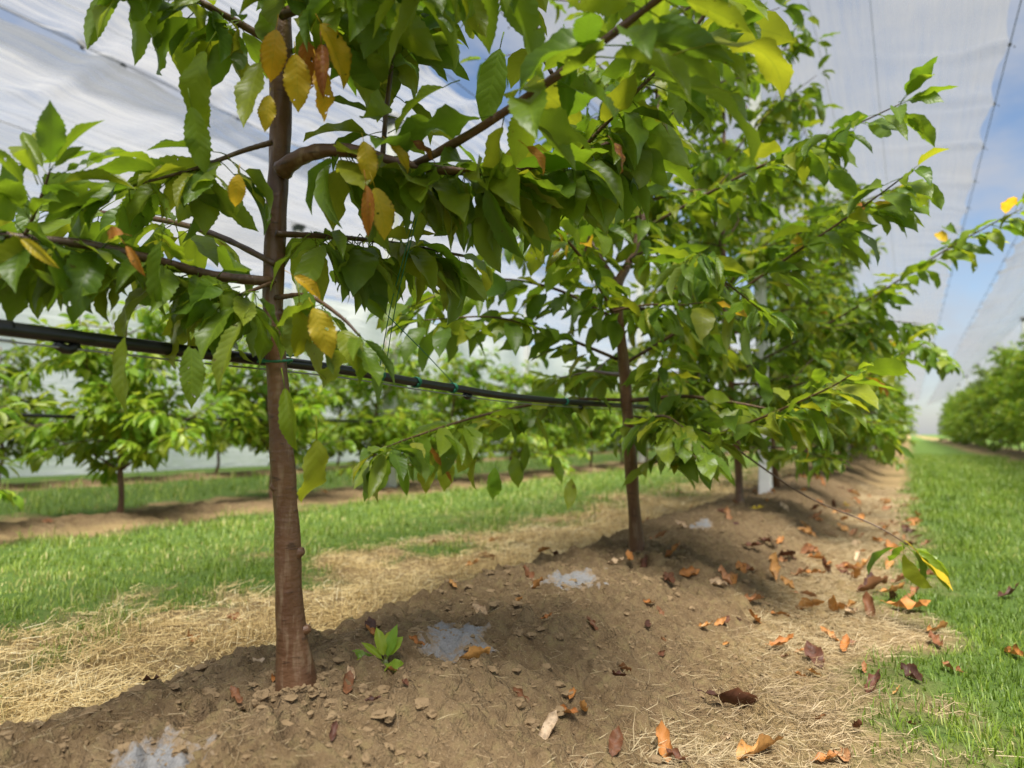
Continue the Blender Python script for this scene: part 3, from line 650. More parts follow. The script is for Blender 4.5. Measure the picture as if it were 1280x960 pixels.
# --- trees two to four, with the long arms that reach over the path
def near_tree(k, px_trunk, arms, label, seed, extra=[], **kw):
    rg = np.random.RandomState(seed); x = ROW['near'] + (-.01, 0, -.03, -.06)[k]; y = NEAR_Y[k]; base = np.array([x, y, HZ(x, y)])
    TP = [base + np.array([0, 0, -.09])] + [at_x(a, b_, x) for a, b_ in px_trunk]
    top = TP[-1][2]
    while top < 3.1: TP.append(TP[-1] + np.array([rg.normal(0, .03), rg.normal(0, .03), .3])); top += .3
    TP, lats = generic(rg, base, 3.1, trunk_pts=TP, **kw)
    for a in arms: lats.append((br(a), .0042 if a[-1][1] > 680 else .0075))
    return realise(base, TP, lats, rg, label, None, r0=.028, extra=extra, yellow=.035, zcut=(0, 2.35, 3.2, 9)[k])
ex2 = []
rg2 = np.random.RandomState(5)
for px, py, d_ in [(548,540,2.3),(560,560,2.3),(590,545,2.35),(600,560,2.3),(535,560,2.2),(478,568,2.0),(490,565,2.0),(500,562,2.0),(640,560,2.5),(660,545,2.5),(690,560,2.5),(580,530,2.3),(620,575,2.35),(625,578,2.3),(715,590,2.5)]:
    ex2.append((at(px, py, d_), dirv(rg2.uniform(-.5, .2), -1), -FV + rg2.normal(0, .3, 3), .12, LEAF_LIME))
near_tree(1, [(793,640),(787,560),(782,480),(776,420),(771,362),(784,333),(800,290),(812,235),(820,170),(824,80),(828,-40)],
  [[(805,285,2.85),(870,250,2.75),(940,213,2.6),(1000,186,2.45),(1065,158,2.3),(1125,130,2.15)],
   [(780,455,2.8),(870,400,2.7),(1000,312,2.45),(1090,250,2.25),(1140,213,2.1)],
   [(790,590,2.8),(885,548,2.5),(945,525,2.35),(1030,488,2.15),(1065,468,2.05)],
   [(790,520,2.8),(885,541,2.6),(1000,616,2.4),(1090,655,2.25),(1135,681,2.2)],
   [(774,450,2.75),(700,420,2.6),(620,397,2.45),(530,400,2.3)],
   [(772,400,2.75),(690,360,2.6),(600,350,2.5),(510,385,2.35)],
   [(782,500,2.8),(700,500,2.6),(600,520,2.4),(520,545,2.2),(480,560,2.0)],
   [(785,540,2.8),(830,520,2.4),(880,560,2.2)],
   [(800,290,2.85),(720,250,2.6),(640,260,2.4)]],
  "young cherry tree with a kinked dark trunk beside the second pale crust", 31, ex2, nlat=20, first=.55)
near_tree(2, [(923,580),(915,500),(908,420),(905,340),(903,240),(905,150),(900,60)],
  [[(910,470,4.6),(1000,425,4.2),(1090,372,3.8),(1170,320,3.5),(1240,280,3.3),(1275,262,3.2)],
   [(915,510,4.6),(1000,480,4.0),(1080,470,3.6),(1130,440,3.4)],
   [(905,330,4.6),(980,300,4.0),(1060,260,3.5),(1120,235,3.3)],
   [(922,560,4.6),(985,560,4.2),(1040,575,3.8)]],
  "slim cherry tree just before the concrete post in the soil bed", 32, nlat=22, first=.5)
near_tree(3, [(966,560),(962,480),(955,400),(950,320),(945,220)],
  [[(960,470,6.1),(1040,440,5.6),(1130,425,5.0),(1190,455,4.6)],
   [(965,520,6.1),(1040,520,5.6),(1100,530,5.0)]],
  "cherry tree just behind the concrete post in the soil bed", 33, nlat=22, first=.5)

# --- the rest of the orchard: five patterns copied tree by tree, every copy with its own parts
def pattern(seed, dense=1.0, size=.15, reach=1.1, H=3.0, nlat=34):
    rg = np.random.RandomState(seed); base = np.zeros(3); TP, lats = generic(rg, base, H, nlat=nlat, first=.32, reach=reach, low=1.25)
    tm, S = trunk_mesh(TP, .026, base, 24, 9); lv = []; bm_ = []
    for P, r in lats:
        S2, rr = smooth_path(P, np.linspace(r, .002, len(P)), 10); bm_.append(tube_mesh("branch", S2, rr, 5)); lv += emit(S2, rg, .060 / dense, 4.6, .75, size, .1)
    fm = leaf_stuff("foliage", lv, T_LOW, base)
    tm.materials.append(BARK); [m_.materials.append(TWIG) for m_ in bm_]; 
    return tm, bm_, fm
PAT = [pattern(100 + k) for k in range(5)] + [pattern(140 + k, size=.145, reach=.95, H=(1.75, 1.95, 1.6, 2.05, 1.8)[k], nlat=24) for k in range(5)]
FOL = {}
def foliage_mesh(i, m):
    key = (i, m.name)
    if key not in FOL:
        me = PAT[i][2] if m is LEAF else PAT[i][2].copy(); me.materials.clear(); me.materials.append(m); FOL[key] = me
    return FOL[key]
rgt = np.random.RandomState(77)
ORD = ["first", "second", "third", "fourth", "fifth", "sixth", "seventh", "eighth", "ninth", "tenth"]
def place_label(ys, ypost, fmt_after, fmt_before, rest_label, nmax):
    out = []; after = [y for y in ys if y > ypost]; before = [y for y in ys if y <= ypost][::-1]
    for y in ys:
        k = after.index(y) if y > ypost else before.index(y)
        out.append((fmt_after if y > ypost else fmt_before) % ORD[k] if k < nmax and (y > ypost or fmt_before) else rest_label)
    return out
def tree_row(x, y0, y1, step, ypost, fa, fb, rest_label, group, lime, s_, nmax=8):
    ys = []; y = y0
    while y < y1: ys.append(y); y += step + rgt.normal(0, .11)
    for y, lab in zip(ys, place_label(ys, ypost, fa, fb, rest_label, nmax)):
        far_tree(x + rgt.normal(0, .05), y, lab, group, LEAF_LIME if rgt.rand() < lime else LEAF, s_)
def far_tree(x, y, label, group, m=LEAF, s=1.0):
    i = rgt.randint(5) + (5 if x < -3 else 0); root = empty("cherry_tree", (x, y, HZ(x, y)), label, "tree", group)
    root.rotation_euler = (0, 0, rgt.rand() * 6.28); root.scale = (s, s, s * rgt.uniform(.92, 1.08))
    obj("trunk", PAT[i][0], None, root)
    if math.hypot(x, y) < 14:
        for b_ in PAT[i][1]: obj("branch", b_, None, root)
    tag(obj("foliage", foliage_mesh(i, m), None, root), kind='stuff')
tree_row(ROW['near'], 8.35, 62, 1.85, 6.6, "%s cherry tree past the one just behind the near bed's concrete post", None, "cherry tree deep in the near bed among many alike", "cherry trees farther along the near bed", 0.1, 1.0)
tree_row(ROW['mid'], 0.1, 60, 1.5, 6.0, "%s cherry tree past the slim post across the sunlit dry grass", "%s cherry tree before the slim post across the sunlit dry grass", "cherry tree deep in the bed across the sunlit dry grass", "cherry trees across the sunlit strip", .75, .92)
tree_row(ROW['far'], 1.2, 60, 1.4, 8.4, "%s tree past the second post in the bed beside the white curtain", "%s tree before the second post in the bed beside the white curtain", "cherry tree deep in the bed along the white side curtain", "cherry trees along the side curtain", .7, .92)
tree_row(ROW['right'], 13, 75, 1.85, 12, "%s bright cherry tree in the sandy bed counted from its open end", None, "bright cherry tree deep in the sandy bed across the mown path", "cherry trees across the mown path", .7, 1.12)

# ---------------------------------------------------------------- posts, pipe, wires, twine
def post(x, y, h, label, group=None, cap=False, wd=.085):
    z = HZ(x, y); root = empty("concrete_post", (x, y, z), label, "post", group)
    zz = np.linspace(-.1, h, 14); P = [np.array([[-1, -1], [1, -1], [1, 1], [-1, 1]])]
    ch = .18; ring = np.array([[-1 + ch, -1], [1 - ch, -1], [1, -1 + ch], [1, 1 - ch], [1 - ch, 1], [-1 + ch, 1], [-1, 1 - ch], [-1, -1 + ch]]) * wd / 2
    V = np.vstack([np.column_stack([ring * (1.25 - .25 * min(1, (q + .1) / .3)), np.full(8, q)]) for q in zz])
    i = np.arange(13)[:, None] * 8; j = np.arange(8)[None]; q = np.stack([i + j, i + (j + 1) % 8, i + 8 + (j + 1) % 8, i + 8 + j], -1).reshape(-1, 4)
    tri = np.vstack([q[:, [0, 1, 2]], q[:, [0, 2, 3]], [[104, 104 + a, 105 + a] for a in range(1, 7)]])
    obj("shaft", mesh_np("shaft", V, tri, smooth=False), CONC, root)
    S2, rr = smooth_path([(0, 0, h), (0, 0, h + .06), (0, 0, h + .075), (0, 0, h + .13), (0, 0, h + .15)], [wd * .7, wd * .75, wd * 1.0, wd * 1.0, wd * .5], 12)
    obj("cap", tube_mesh("cap", S2, rr, 12), CAPM, root)
    return root
POSTH = 4.2
post(-1.02, 5.8, POSTH, "concrete post rising from the soil bed among the near row's branches")
for yy in (14.2, 22.6, 31.0, 39.4, 47.8): post(ROW['near'], yy, POSTH, "concrete post deep in the near row behind many trees", "posts farther along the near bed")
for yy in (6.0, 14.4, 22.8, 31.2, 39.6): post(ROW['mid'], yy, POSTH, "slim pale post in the first bed across the sunlit dry grass", "posts across the sunlit strip", wd=.12)
for yy in (3.6, 8.4, 16.8, 25.2): post(ROW['far'] - .1, yy, POSTH, "pale post in the bed beside the white side curtain", "posts beside the side curtain", wd=.13)
for yy in (18.4, 26.8, 35.2, 43.6, 52.0, 60.4): post(ROW['right'], yy, POSTH, "dark capped post topping the bright trees across the mown path", "capped posts across the mown path", wd=.1)

def line_obj(name, pts, r, m, label, cat, group=None, n=60, seg=8, parent=None):
    S2, rr = smooth_path(pts, r, n); base = S2[0].copy(); o = obj(name, tube_mesh(name, S2 - base, rr, seg), m, parent, base)
    if label: tag(o, label, cat, group)
    return o
px_ = b1[0] - 0.045
pipe_pts = [at_x(-120, 394, px_), at_x(0, 410, px_), at_x(120, 425, px_), at_x(240, 440, px_), at_x(345, 452, px_), at_x(440, 464, px_), at_x(560, 484, px_), at_x(705, 502, px_)]
yend = pipe_pts[-1][1]
zE = pipe_pts[-1][2]
for yy in (4.8, 6.5, 9, 12, 18, 26, 36): pipe_pts.append(np.array([px_, yy, zE + .03]))
pipe_pts = [np.array([px_, -2.5, pipe_pts[0][2] + .01]), np.array([px_, -.8, pipe_pts[0][2]])] + pipe_pts
pipe = line_obj("drip_pipe", pipe_pts, .0105, PIPE, "black plastic drip pipe running along the near row of trees", "pipe", n=200, seg=14)
Sp, _ = smooth_path(pipe_pts, .0118, 400)
def pipe_at(y): return np.array([np.interp(y, Sp[:, 1], Sp[:, i]) for i in range(3)])
line_obj("support_wire", [p + np.array([.004, 0, -.0175]) for p in pipe_pts], .0016, WIRE, "thin steel wire stretched just under the black drip pipe", "wire", n=200, seg=6)
for yy in (-.2, .52, 1.55, 2.3, 3.1, 3.9):                # drip emitters moulded on the pipe
    c = pipe_at(yy) - pipe.location; S2, rr = smooth_path([c + (0, -.016, -.012), c + (0, 0, -.019), c + (0, .016, -.012)], [.006, .008, .006], 6)
    obj("emitter", tube_mesh("emitter", S2, rr, 8), PIPE, pipe)
for nm, r in (('mid', "across the sunlit dry grass"), ('far', "beside the white side curtain")):
    xx = ROW[nm] + .06; pts = [np.array([xx, q, .76 + .012 * math.sin(q * 1.7)]) for q in np.arange(-3, 40, 2.0)]
    line_obj("drip_pipe", pts, .013, PIPE, "dark drip pipe strung through the trees " + r, "pipe", n=90, seg=8)
# green twine: a tie round the first trunk, ties on the pipe, and strings pulling the branch down
def coil(c, ax, r, turns, pitch, n=40):
    ax = ax / np.linalg.norm(ax); a = np.cross(ax, [0.3, .2, 1]); a /= np.linalg.norm(a); b_ = np.cross(ax, a); t = np.linspace(0, turns * 2 * np.pi, n)
    return c + np.cos(t)[:, None] * a * r + np.sin(t)[:, None] * b_ * r + ax * (np.linspace(-.5, .5, n) * pitch)[:, None]
tc_ = rowp(346, 452); pdir = pipe_at(1.0) - pipe_at(.9)
def twine(pts, label, r=.0013, group=None):
    S2 = np.asarray(pts); b_ = S2[0].copy(); return tag(obj("twine_tie", tube_mesh("twine_tie", S2 - b_, np.full(len(S2), r), 6), TWINE, None, b_), label, "twine", group)
lp = [tc_ + np.array([math.cos(t) * .027, math.sin(t) * .027, .003 * math.sin(2 * t)]) for t in np.linspace(0, 12.4, 50)]
lp = [at(322, 452, 1.14), at(330, 452, 1.15)] + lp + [pipe_at(tc_[1]) + (0, .05, .014), pipe_at(tc_[1] + .08) + (0, 0, .016)]
twine(lp, "green twine looped round the scarred trunk at pipe height", .0022)
for px, lab in ((474, "green twine tie on pipe where the doubled string comes down"), (520, "green twine knot on pipe between the doubled and slanting strings"), (566, "green twine knot on pipe at the foot of the slanting string"), (706, "green twine tie on pipe beside the kinked trunk's leaves")):
    yy = at_x(px, 485, px_)[1]; twine(coil(pipe_at(yy), pdir, .0128, 4, .012), lab, .0016)
y1 = at_x(474, 470, px_)[1]
line_obj("twine_string", [at(532, 222, 1.2), at(505, 320, 1.28), at(488, 385, 1.36), pipe_at(y1) + (0, 0, .014)], .0011, TWINE, "doubled green twine string from the thick branch down to the pipe, outer strand", "twine", n=24, seg=5)
line_obj("twine_string", [at(534, 222, 1.2), at(509, 320, 1.28), at(494, 385, 1.36), pipe_at(y1 + .02) + (0, 0, .014)], .0011, TWINE, "doubled green twine string from the thick branch down to the pipe, inner strand", "twine", n=24, seg=5)
line_obj("twine_string", [at(485, 395, 1.38), at(530, 440, 1.48), pipe_at(at_x(566, 485, px_)[1]) + (0, 0, .014)], .0011, TWINE, "single green twine string slanting down to the pipe", "twine", n=16, seg=5)

# ---------------------------------------------------------------- rain covers overhead
ZR, ZE = 4.33, 3.78
def cover_film(xr, half_l, half_r, zl, zr_, y0, y1, label, seed, pleat=1.0):
    rg = np.random.RandomState(seed); root = empty("rain_cover", (xr, y0, ZR), label, "rain cover")
    ys = np.concatenate([np.arange(y0, 16, .06), np.arange(16, y1, .35)]); s = np.linspace(-1, 1, 57)
    SS, YY = np.meshgrid(s, ys); L_ = SS < 0; a = np.abs(SS)
    xx = np.where(L_, -half_l * a, half_r * a); z_end = np.where(L_, zl, zr_)
    zz = ZR - (ZR - z_end) * a - .10 * np.sin(np.pi * a)
    cl = np.abs(np.sin(np.pi * (YY - .86) / 1.16)); sc_ = (a ** 5) * .07 * cl; xx = xx - np.sign(SS) * sc_
    ph = YY / 1.16
    zz = zz + pleat * (.05 * np.sin(YY * 14 + 3 * SS) * a ** 2 * (1 - cl) ** 2 + .03 * perlin(YY * 2.3 + seed * 5, a * 1.2) * a + .045 * fbm(xx * 1.2 + seed, YY * .5, 2) + .012 * a * perlin(xx * 9, YY * .35 + seed) - .03 * a ** 4 * cl)
    V = np.stack([xx, YY - y0, zz - ZR], -1).reshape(-1, 3); m_ = len(s); j = np.arange(len(ys) - 1)[:, None] * m_; i = np.arange(m_ - 1)[None]
    q = np.stack([j + i, j + i + 1, j + i + m_ + 1, j + i + m_], -1).reshape(-1, 4)
    obj("film_sheet", mesh_np("film_sheet", V, q), FILM_PLEAT if pleat > 1 else FILM, root)
    for sg, hf, ze in ((-1, half_l, zl), (1, half_r, zr_)):
        n = int(np.ceil((y0) / 1.16))
        P = np.array([[sg * hf, q_ - y0, ze - ZR] for q_ in np.arange(y0, y1, 1.16)])
        obj("eave_wire", tube_mesh("eave_wire", P, np.full(len(P), .004), 5), CAPM, root)
        while n * 1.16 < 26:
            V, f = box_tri((sg * hf, (n * 1.16 + .86) - y0, ze - ZR), (.05, .08, .035) if seed == 2 else (.022, .04, .018)); V2, f2 = box_tri((sg * (hf + .03), (n * 1.16 + .86) - y0 + .01, ze - ZR - .02), (.02, .035, .04) if seed == 2 else (.01, .015, .02))
            me = mesh_np("clip", *merge([(V, f), (V2, f2)]), smooth=False); c = obj("clip", me, CLIPM, root)
            md = c.modifiers.new("bevel", 'BEVEL'); md.width = .008; md.segments = 2
            n += 1
    for ci in (13, 22, 34, 41):                               # welded seams along the sheet
        Pc = np.stack([xx[::4, ci], YY[::4, ci] - y0, zz[::4, ci] - ZR - .008], 1); obj("seam", tube_mesh("seam", Pc, np.full(len(Pc), .002), 4), CORD, root)
    P = np.array([[0, 0, .01], [0, (y1 - y0) / 2, .01], [0, y1 - y0, .01]]); obj("ridge_wire", tube_mesh("ridge_wire", P, np.full(3, .006), 5), CAPM, root)
    return root
cover_film(ROW['near'], 1.55, 1.80, ZE, 3.80, -5, 75, "translucent rain cover stretched above the near row of trees", 1)
cover_film(ROW['mid'], 1.25, 1.70, 4.16, ZE, -5, 75, "pleated translucent rain cover above the first row across the dry grass", 2, 1.5)
cover_film(ROW['far'], 2.0, 3.5, ZE, ZE, -5, 75, "translucent rain cover above the trees along the side curtain", 3, 1.4)
cover_film(ROW['right'], 1.68, 1.9, 3.74, ZE, -5, 85, "grey translucent rain cover above the bright trees across the path", 4)
ys = np.arange(-8, 80, .25); zs = np.linspace(.0, 3.7, 16); YY, ZZ = np.meshgrid(ys, zs); XX = -11.3 + .06 * np.sin(YY * 2.1) + .05 * fbm(YY * .8, ZZ * .8, 2)
V = np.stack([XX + 11.3, YY, ZZ], -1).reshape(-1, 3); m_ = len(ys); j = np.arange(len(zs) - 1)[:, None] * m_; i = np.arange(m_ - 1)[None]
q = np.stack([j + i, j + i + 1, j + i + m_ + 1, j + i + m_], -1).reshape(-1, 4)
tag(obj("side_curtain", mesh_np("side_curtain", V, q), CURTAIN, None, (-11.3, 0, 0)), "white plastic side curtain hanging behind the farthest row of trees", "curtain")

# ---------------------------------------------------------------- grass, straw, clods
def blades(name, n, sampler, hmin, hmax, wd, m, lying, rg, parent=None, rlo=0, rhi=1):
    x, y, keep, sc_ = sampler(rg, n); x, y, sc_ = x[keep], y[keep], sc_[keep]; k = len(x); z = hgt(x, y)
    az = rg.rand(k) * 6.283; h = rg.uniform(hmin, hmax, k) * sc_ * np.clip(1 + .9 * fbm(x * 2.6 + 7, y * 2.6, 3), .35, 1.9); wv = wd * rg.uniform(.6, 1.3, k) * sc_
    if lying: el0 = rg.normal(.05, .18, k); el1 = el0 + rg.normal(-.05, .35, k); z = z + rg.uniform(.001, lying, k)
    else: el0 = rg.uniform(.9, 1.5, k); el1 = el0 - rg.uniform(.2, 1.3, k)
    D = lambda e, a: np.stack([np.cos(a) * np.cos(e), np.sin(a) * np.cos(e), np.sin(e)], 1)
    az2 = az + (rg.normal(0, .7, k) if lying else rg.normal(0, .2, k))
    p0 = np.stack([x, y, z], 1); p1 = p0 + D(el0, az) * (h * .55)[:, None]; p2 = p1 + D(el1, az2) * (h * .5)[:, None]
    sd_ = np.stack([-np.sin(az), np.cos(az), np.zeros(k)], 1) * wv[:, None]
    if lying: sd_ = sd_ * .8 + np.array([0, 0, 1.0]) * (wv * .4)[:, None]
    V = np.stack([p0 - sd_ * .8, p0 + sd_ * .8, p1 - sd_ * .7, p1 + sd_ * .7, p2], 1).reshape(-1, 3); o = np.arange(k)[:, None, None] * 5
    tri = (o + np.array([[0, 1, 3], [0, 3, 2], [2, 3, 4]])[None]).reshape(-1, 3)
    pn = np.clip(.5 + .75 * fbm(x * 1.7 + 3, y * 1.7, 3), 0, 1); r = np.repeat(np.clip(.62 * rg.uniform(rlo, rhi, k) + .38 * pn + np.where(rg.rand(k) < .10, .4, 0), 0, 1), 5)
    return obj(name, mesh_np(name, V, tri, rnd=r), m, parent)
def fan(x0, x1, ymax, prob):
    """points spread with a density that falls with the distance from the viewer"""
    def f(rg, n):
        d = 1.0 * (ymax / 1.0) ** rg.rand(n); a = rg.uniform(-R_(72), R_(14), n) ; x = d * np.sin(a); y = d * np.cos(a); st, gs = cover(x, y)
        keep = (x > x0) & (x < x1) & (rg.rand(n) < prob(st, gs, x, y)); return x, y, keep, np.clip(d / 3.0, 1, 3.2) ** .75
    return f
rgg = np.random.RandomState(9)
def fan2(x0, x1, y0, y1, prob):
    def f(rg, n):
        d = y0 * (y1 / y0) ** rg.rand(n); x = rg.uniform(x0, x1, n); y = d; st, gs = cover(x, y)
        keep = rg.rand(n) < prob(st, gs, x, y); return x, y, keep, np.clip(np.hypot(x, y) / 3.0, 1, 3.2) ** .75
    return f
tag(blades("grass", 170000, fan2(-.15, 2.7, .75, 24, lambda s, g, x, y: g ** 1.5), .014, .044, .0017, GRASS, 0, rgg, rhi=.55), "green mown grass on the path", "grass", kind='stuff')
tag(blades("grass", 190000, fan(-4.8, -1.5, 22, lambda s, g, x, y: np.clip(g * 1.1 - .12, 0, 1)), .014, .046, .0019, GRASS, 0, rgg), "green grass strip between the first two beds", "grass", kind='stuff')
tag(blades("grass", 50000, fan(-8.7, -5.6, 22, lambda s, g, x, y: g), .03, .07, .0022, GRASS, 0, rgg), "green grass between the two distant beds", "grass", kind='stuff')
tag(blades("dry_grass", 150000, fan(-3.0, -1.3, 14, lambda s, g, x, y: np.clip(s * 1.1, 0, 1)), .03, .10, .0015, STRAW, .03, rgg), "bleached dry grass lying along the soil bed", "dry grass", kind='stuff')
tag(blades("dry_grass", 46000, fan(-3.0, -1.4, 9, lambda s, g, x, y: np.clip(s * 1.1 - .1, 0, 1)), .02, .06, .0013, STRAW, 0, rgg), "short dry stubble standing along the soil bed", "dry grass", kind='stuff')
tag(blades("straw", 52000, fan2(-.62, .25, .7, 9, lambda s, g, x, y: np.clip(s * 1.1, 0, 1)), .025, .07, .0010, STRAWDULL, .014, rgg), "dull dry straw lying on the path edge", "straw", kind='stuff')
tag(blades("straw", 5200, fan2(-1.5, -.4, .4, 5, lambda s, g, x, y: np.full_like(x, .6)), .02, .055, .0007, STRAWDULL, .006, rgg), "loose straw bits scattered over the bare soil", "straw", kind='stuff')

def clods(n):
    rg = np.random.RandomState(15); t = (1 + 5 ** .5) / 2
    base = np.array([(-1, t, 0), (1, t, 0), (-1, -t, 0), (1, -t, 0), (0, -1, t), (0, 1, t), (0, -1, -t), (0, 1, -t), (t, 0, -1), (t, 0, 1), (-t, 0, -1), (-t, 0, 1)]); base /= np.linalg.norm(base[0])
    f = [(0, 11, 5), (0, 5, 1), (0, 1, 7), (0, 7, 10), (0, 10, 11), (1, 5, 9), (5, 11, 4), (11, 10, 2), (10, 7, 6), (7, 1, 8), (3, 9, 4), (3, 4, 2), (3, 2, 6), (3, 6, 8), (3, 8, 9), (4, 9, 5), (2, 4, 11), (6, 2, 10), (8, 6, 7), (9, 8, 1)]
    V = base.tolist(); nf = []; mid = {}
    def mp_(a, b):
        k = (min(a, b), max(a, b))
        if k not in mid: v = np.array(V[a]) + V[b]; V.append((v / np.linalg.norm(v)).tolist()); mid[k] = len(V) - 1
        return mid[k]
    for a, b, c in f: ab, bc, ca = mp_(a, b), mp_(b, c), mp_(c, a); nf += [(a, ab, ca), (b, bc, ab), (c, ca, bc), (ab, bc, ca)]
    V = np.array(V); nf = np.array(nf); Vs, Fs = [], []
    for k in range(n):
        y = .25 + 7.5 * rg.rand() ** 2; x = ROW['near'] + np.clip(rg.normal(.08, .3), -.55, .62); r = .003 + .011 * rg.rand() ** 3.5
        if k < 420:
            tx, ty = ((b1[0], b1[1]), (ROW['near'], NEAR_Y[1]), (ROW['near'] - .03, NEAR_Y[2]))[k % 3]; th = rg.rand() * 6.28; q_ = (.036, .03, .03)[k % 3] + .05 * rg.rand() ** 2.5; x = tx + q_ * math.cos(th); y = ty + q_ * math.sin(th); r = .004 + .009 * rg.rand() ** 2
        W = V * (1 + .55 * perlin(V[:, 0] * 2.1 + k * 3.1, V[:, 1] * 1.6 + V[:, 2] * 1.3 + k))[:, None] * r * rg.uniform(.6, 1.4, 3) * [1, 1, .6]
        a = rg.rand() * 6.28; ca, sa = math.cos(a), math.sin(a); W = W @ np.array([[ca, sa, 0], [-sa, ca, 0], [0, 0, 1]])
        Vs.append(W + [x, y, HZ(x, y) + r * .05]); Fs.append(nf + 42 * k)
    return mesh_np("soil_clods", np.vstack(Vs), np.vstack(Fs), smooth=False)
tag(obj("soil_clods", clods(5200), CLOD), "crumbled soil clods over the planting bed", "soil", kind='stuff')

# ---------------------------------------------------------------- pale mineral crusts
def crust(pts, label):
    P = np.array([on_ground(*p)[:2] for p in pts]); c = P.mean(0); D = P - c
    w_, ax = np.linalg.eigh(D.T @ D / len(P)); e = np.sqrt(w_ * 2.0) * 1.1; st = .0045; n = int(1.5 * e.max() / st) + 3
    g = np.arange(-n, n + 1) * st; A, B = np.meshgrid(g, g); u = (A * ax[0, 0] + B * ax[1, 0]) / e[0]; v = (A * ax[0, 1] + B * ax[1, 1]) / e[1]
    f = 1 - np.sqrt(u * u + v * v) + .55 * fbm((A + c[0]) * 16, (B + c[1]) * 16, 4)
    z = hgt(A + c[0], B + c[1]) + np.clip(f * 4, -1, .6) * .0035 + .0012 * perlin(A * 210, B * 210); z0 = float(z.mean())
    V = np.stack([A, B, z - z0], -1).reshape(-1, 3); m_ = len(g); j = np.arange(m_ - 1)[:, None] * m_; i = np.arange(m_ - 1)[None]
    q = np.stack([j + i, j + i + 1, j + i + m_ + 1, j + i + m_], -1).reshape(-1, 4); q = q[(f.ravel()[q] > -.02).all(1)]
    us, inv = np.unique(q, return_inverse=True); V = V[us]; q = inv.reshape(-1, 4)
    tag(obj("mineral_crust", mesh_np("mineral_crust", V, q, rnd=f.ravel()[us]), LIME, None, (c[0], c[1], z0)), label, "crust")
crust([(530,798),(560,783),(600,782),(614,795),(595,805),(578,822),(562,826),(556,808),(534,806)], "grey mineral crust on soil beside the pale curled leaf")
crust([(682,728),(700,722),(735,720),(752,726),(735,732),(690,735)], "pale mineral crust on soil in front of the kinked trunk")
crust([(130,958),(175,945),(215,934),(240,940),(236,965),(210,990),(150,990)], "white mineral crust by the long soil crack")
crust([(866,658),(884,654),(890,660),(872,664)], "small pale mineral crust near the slim tree's foot")

# ---------------------------------------------------------------- fallen leaves
def dead_leaf_mesh(seed):
    rg = np.random.RandomState(seed); V, f, uv = leaf_template(12, 6, rg.uniform(.42, .58), rg.uniform(-.2, .5), rg.uniform(-1.5, -.3), .05, .35, rg.uniform(-1, 1), .12, seed)
    x = V[:, 0].copy(); roll = rg.uniform(2.0, 7.5); zz = V[:, 2].copy()
    V[:, 0] = np.sin(x * roll) / roll; V[:, 2] = zz + (1 - np.cos(x * roll)) / roll
    V[:, 2] += .05 * perlin(V[:, 0] * 7 + seed, V[:, 1] * 6); V[:, 1] -= .55; V[:, 2] -= np.percentile(V[:, 2], 12)
    return mesh_np("fallen_leaf", V, f, uv)
DEADM = {}
def dead(px, py, size, m, az, label, seed, tilt=0.0, flip=False, group=None, P=None):
    p = on_ground(px, py) if P is None else P; key = (seed % 10, m.name)
    if key not in DEADM: me = dead_leaf_mesh(200 + seed % 10); me.materials.append(m); DEADM[key] = me
    o = obj("fallen_leaf", DEADM[key]); o.location = (p[0], p[1], p[2] + size * .05 + .004); o.scale = (size,) * 3
    # az is the direction in the ground plane, measured from the row direction
    e = .04; nx_ = -(HZ(p[0] + e, p[1]) - HZ(p[0] - e, p[1])) / (2 * e); ny_ = -(HZ(p[0], p[1] + e) - HZ(p[0], p[1] - e)) / (2 * e)
    q = Vector((0, 0, 1)).rotation_difference(Vector((nx_, ny_, 1)).normalized()) @ Matrix.Rotation(R_(az), 3, 'Z').to_quaternion() @ Matrix.Rotation(tilt, 3, 'X').to_quaternion()
    o.rotation_mode = 'QUATERNION'; o.rotation_quaternion = q; tag(o, label, "leaf", group); return o
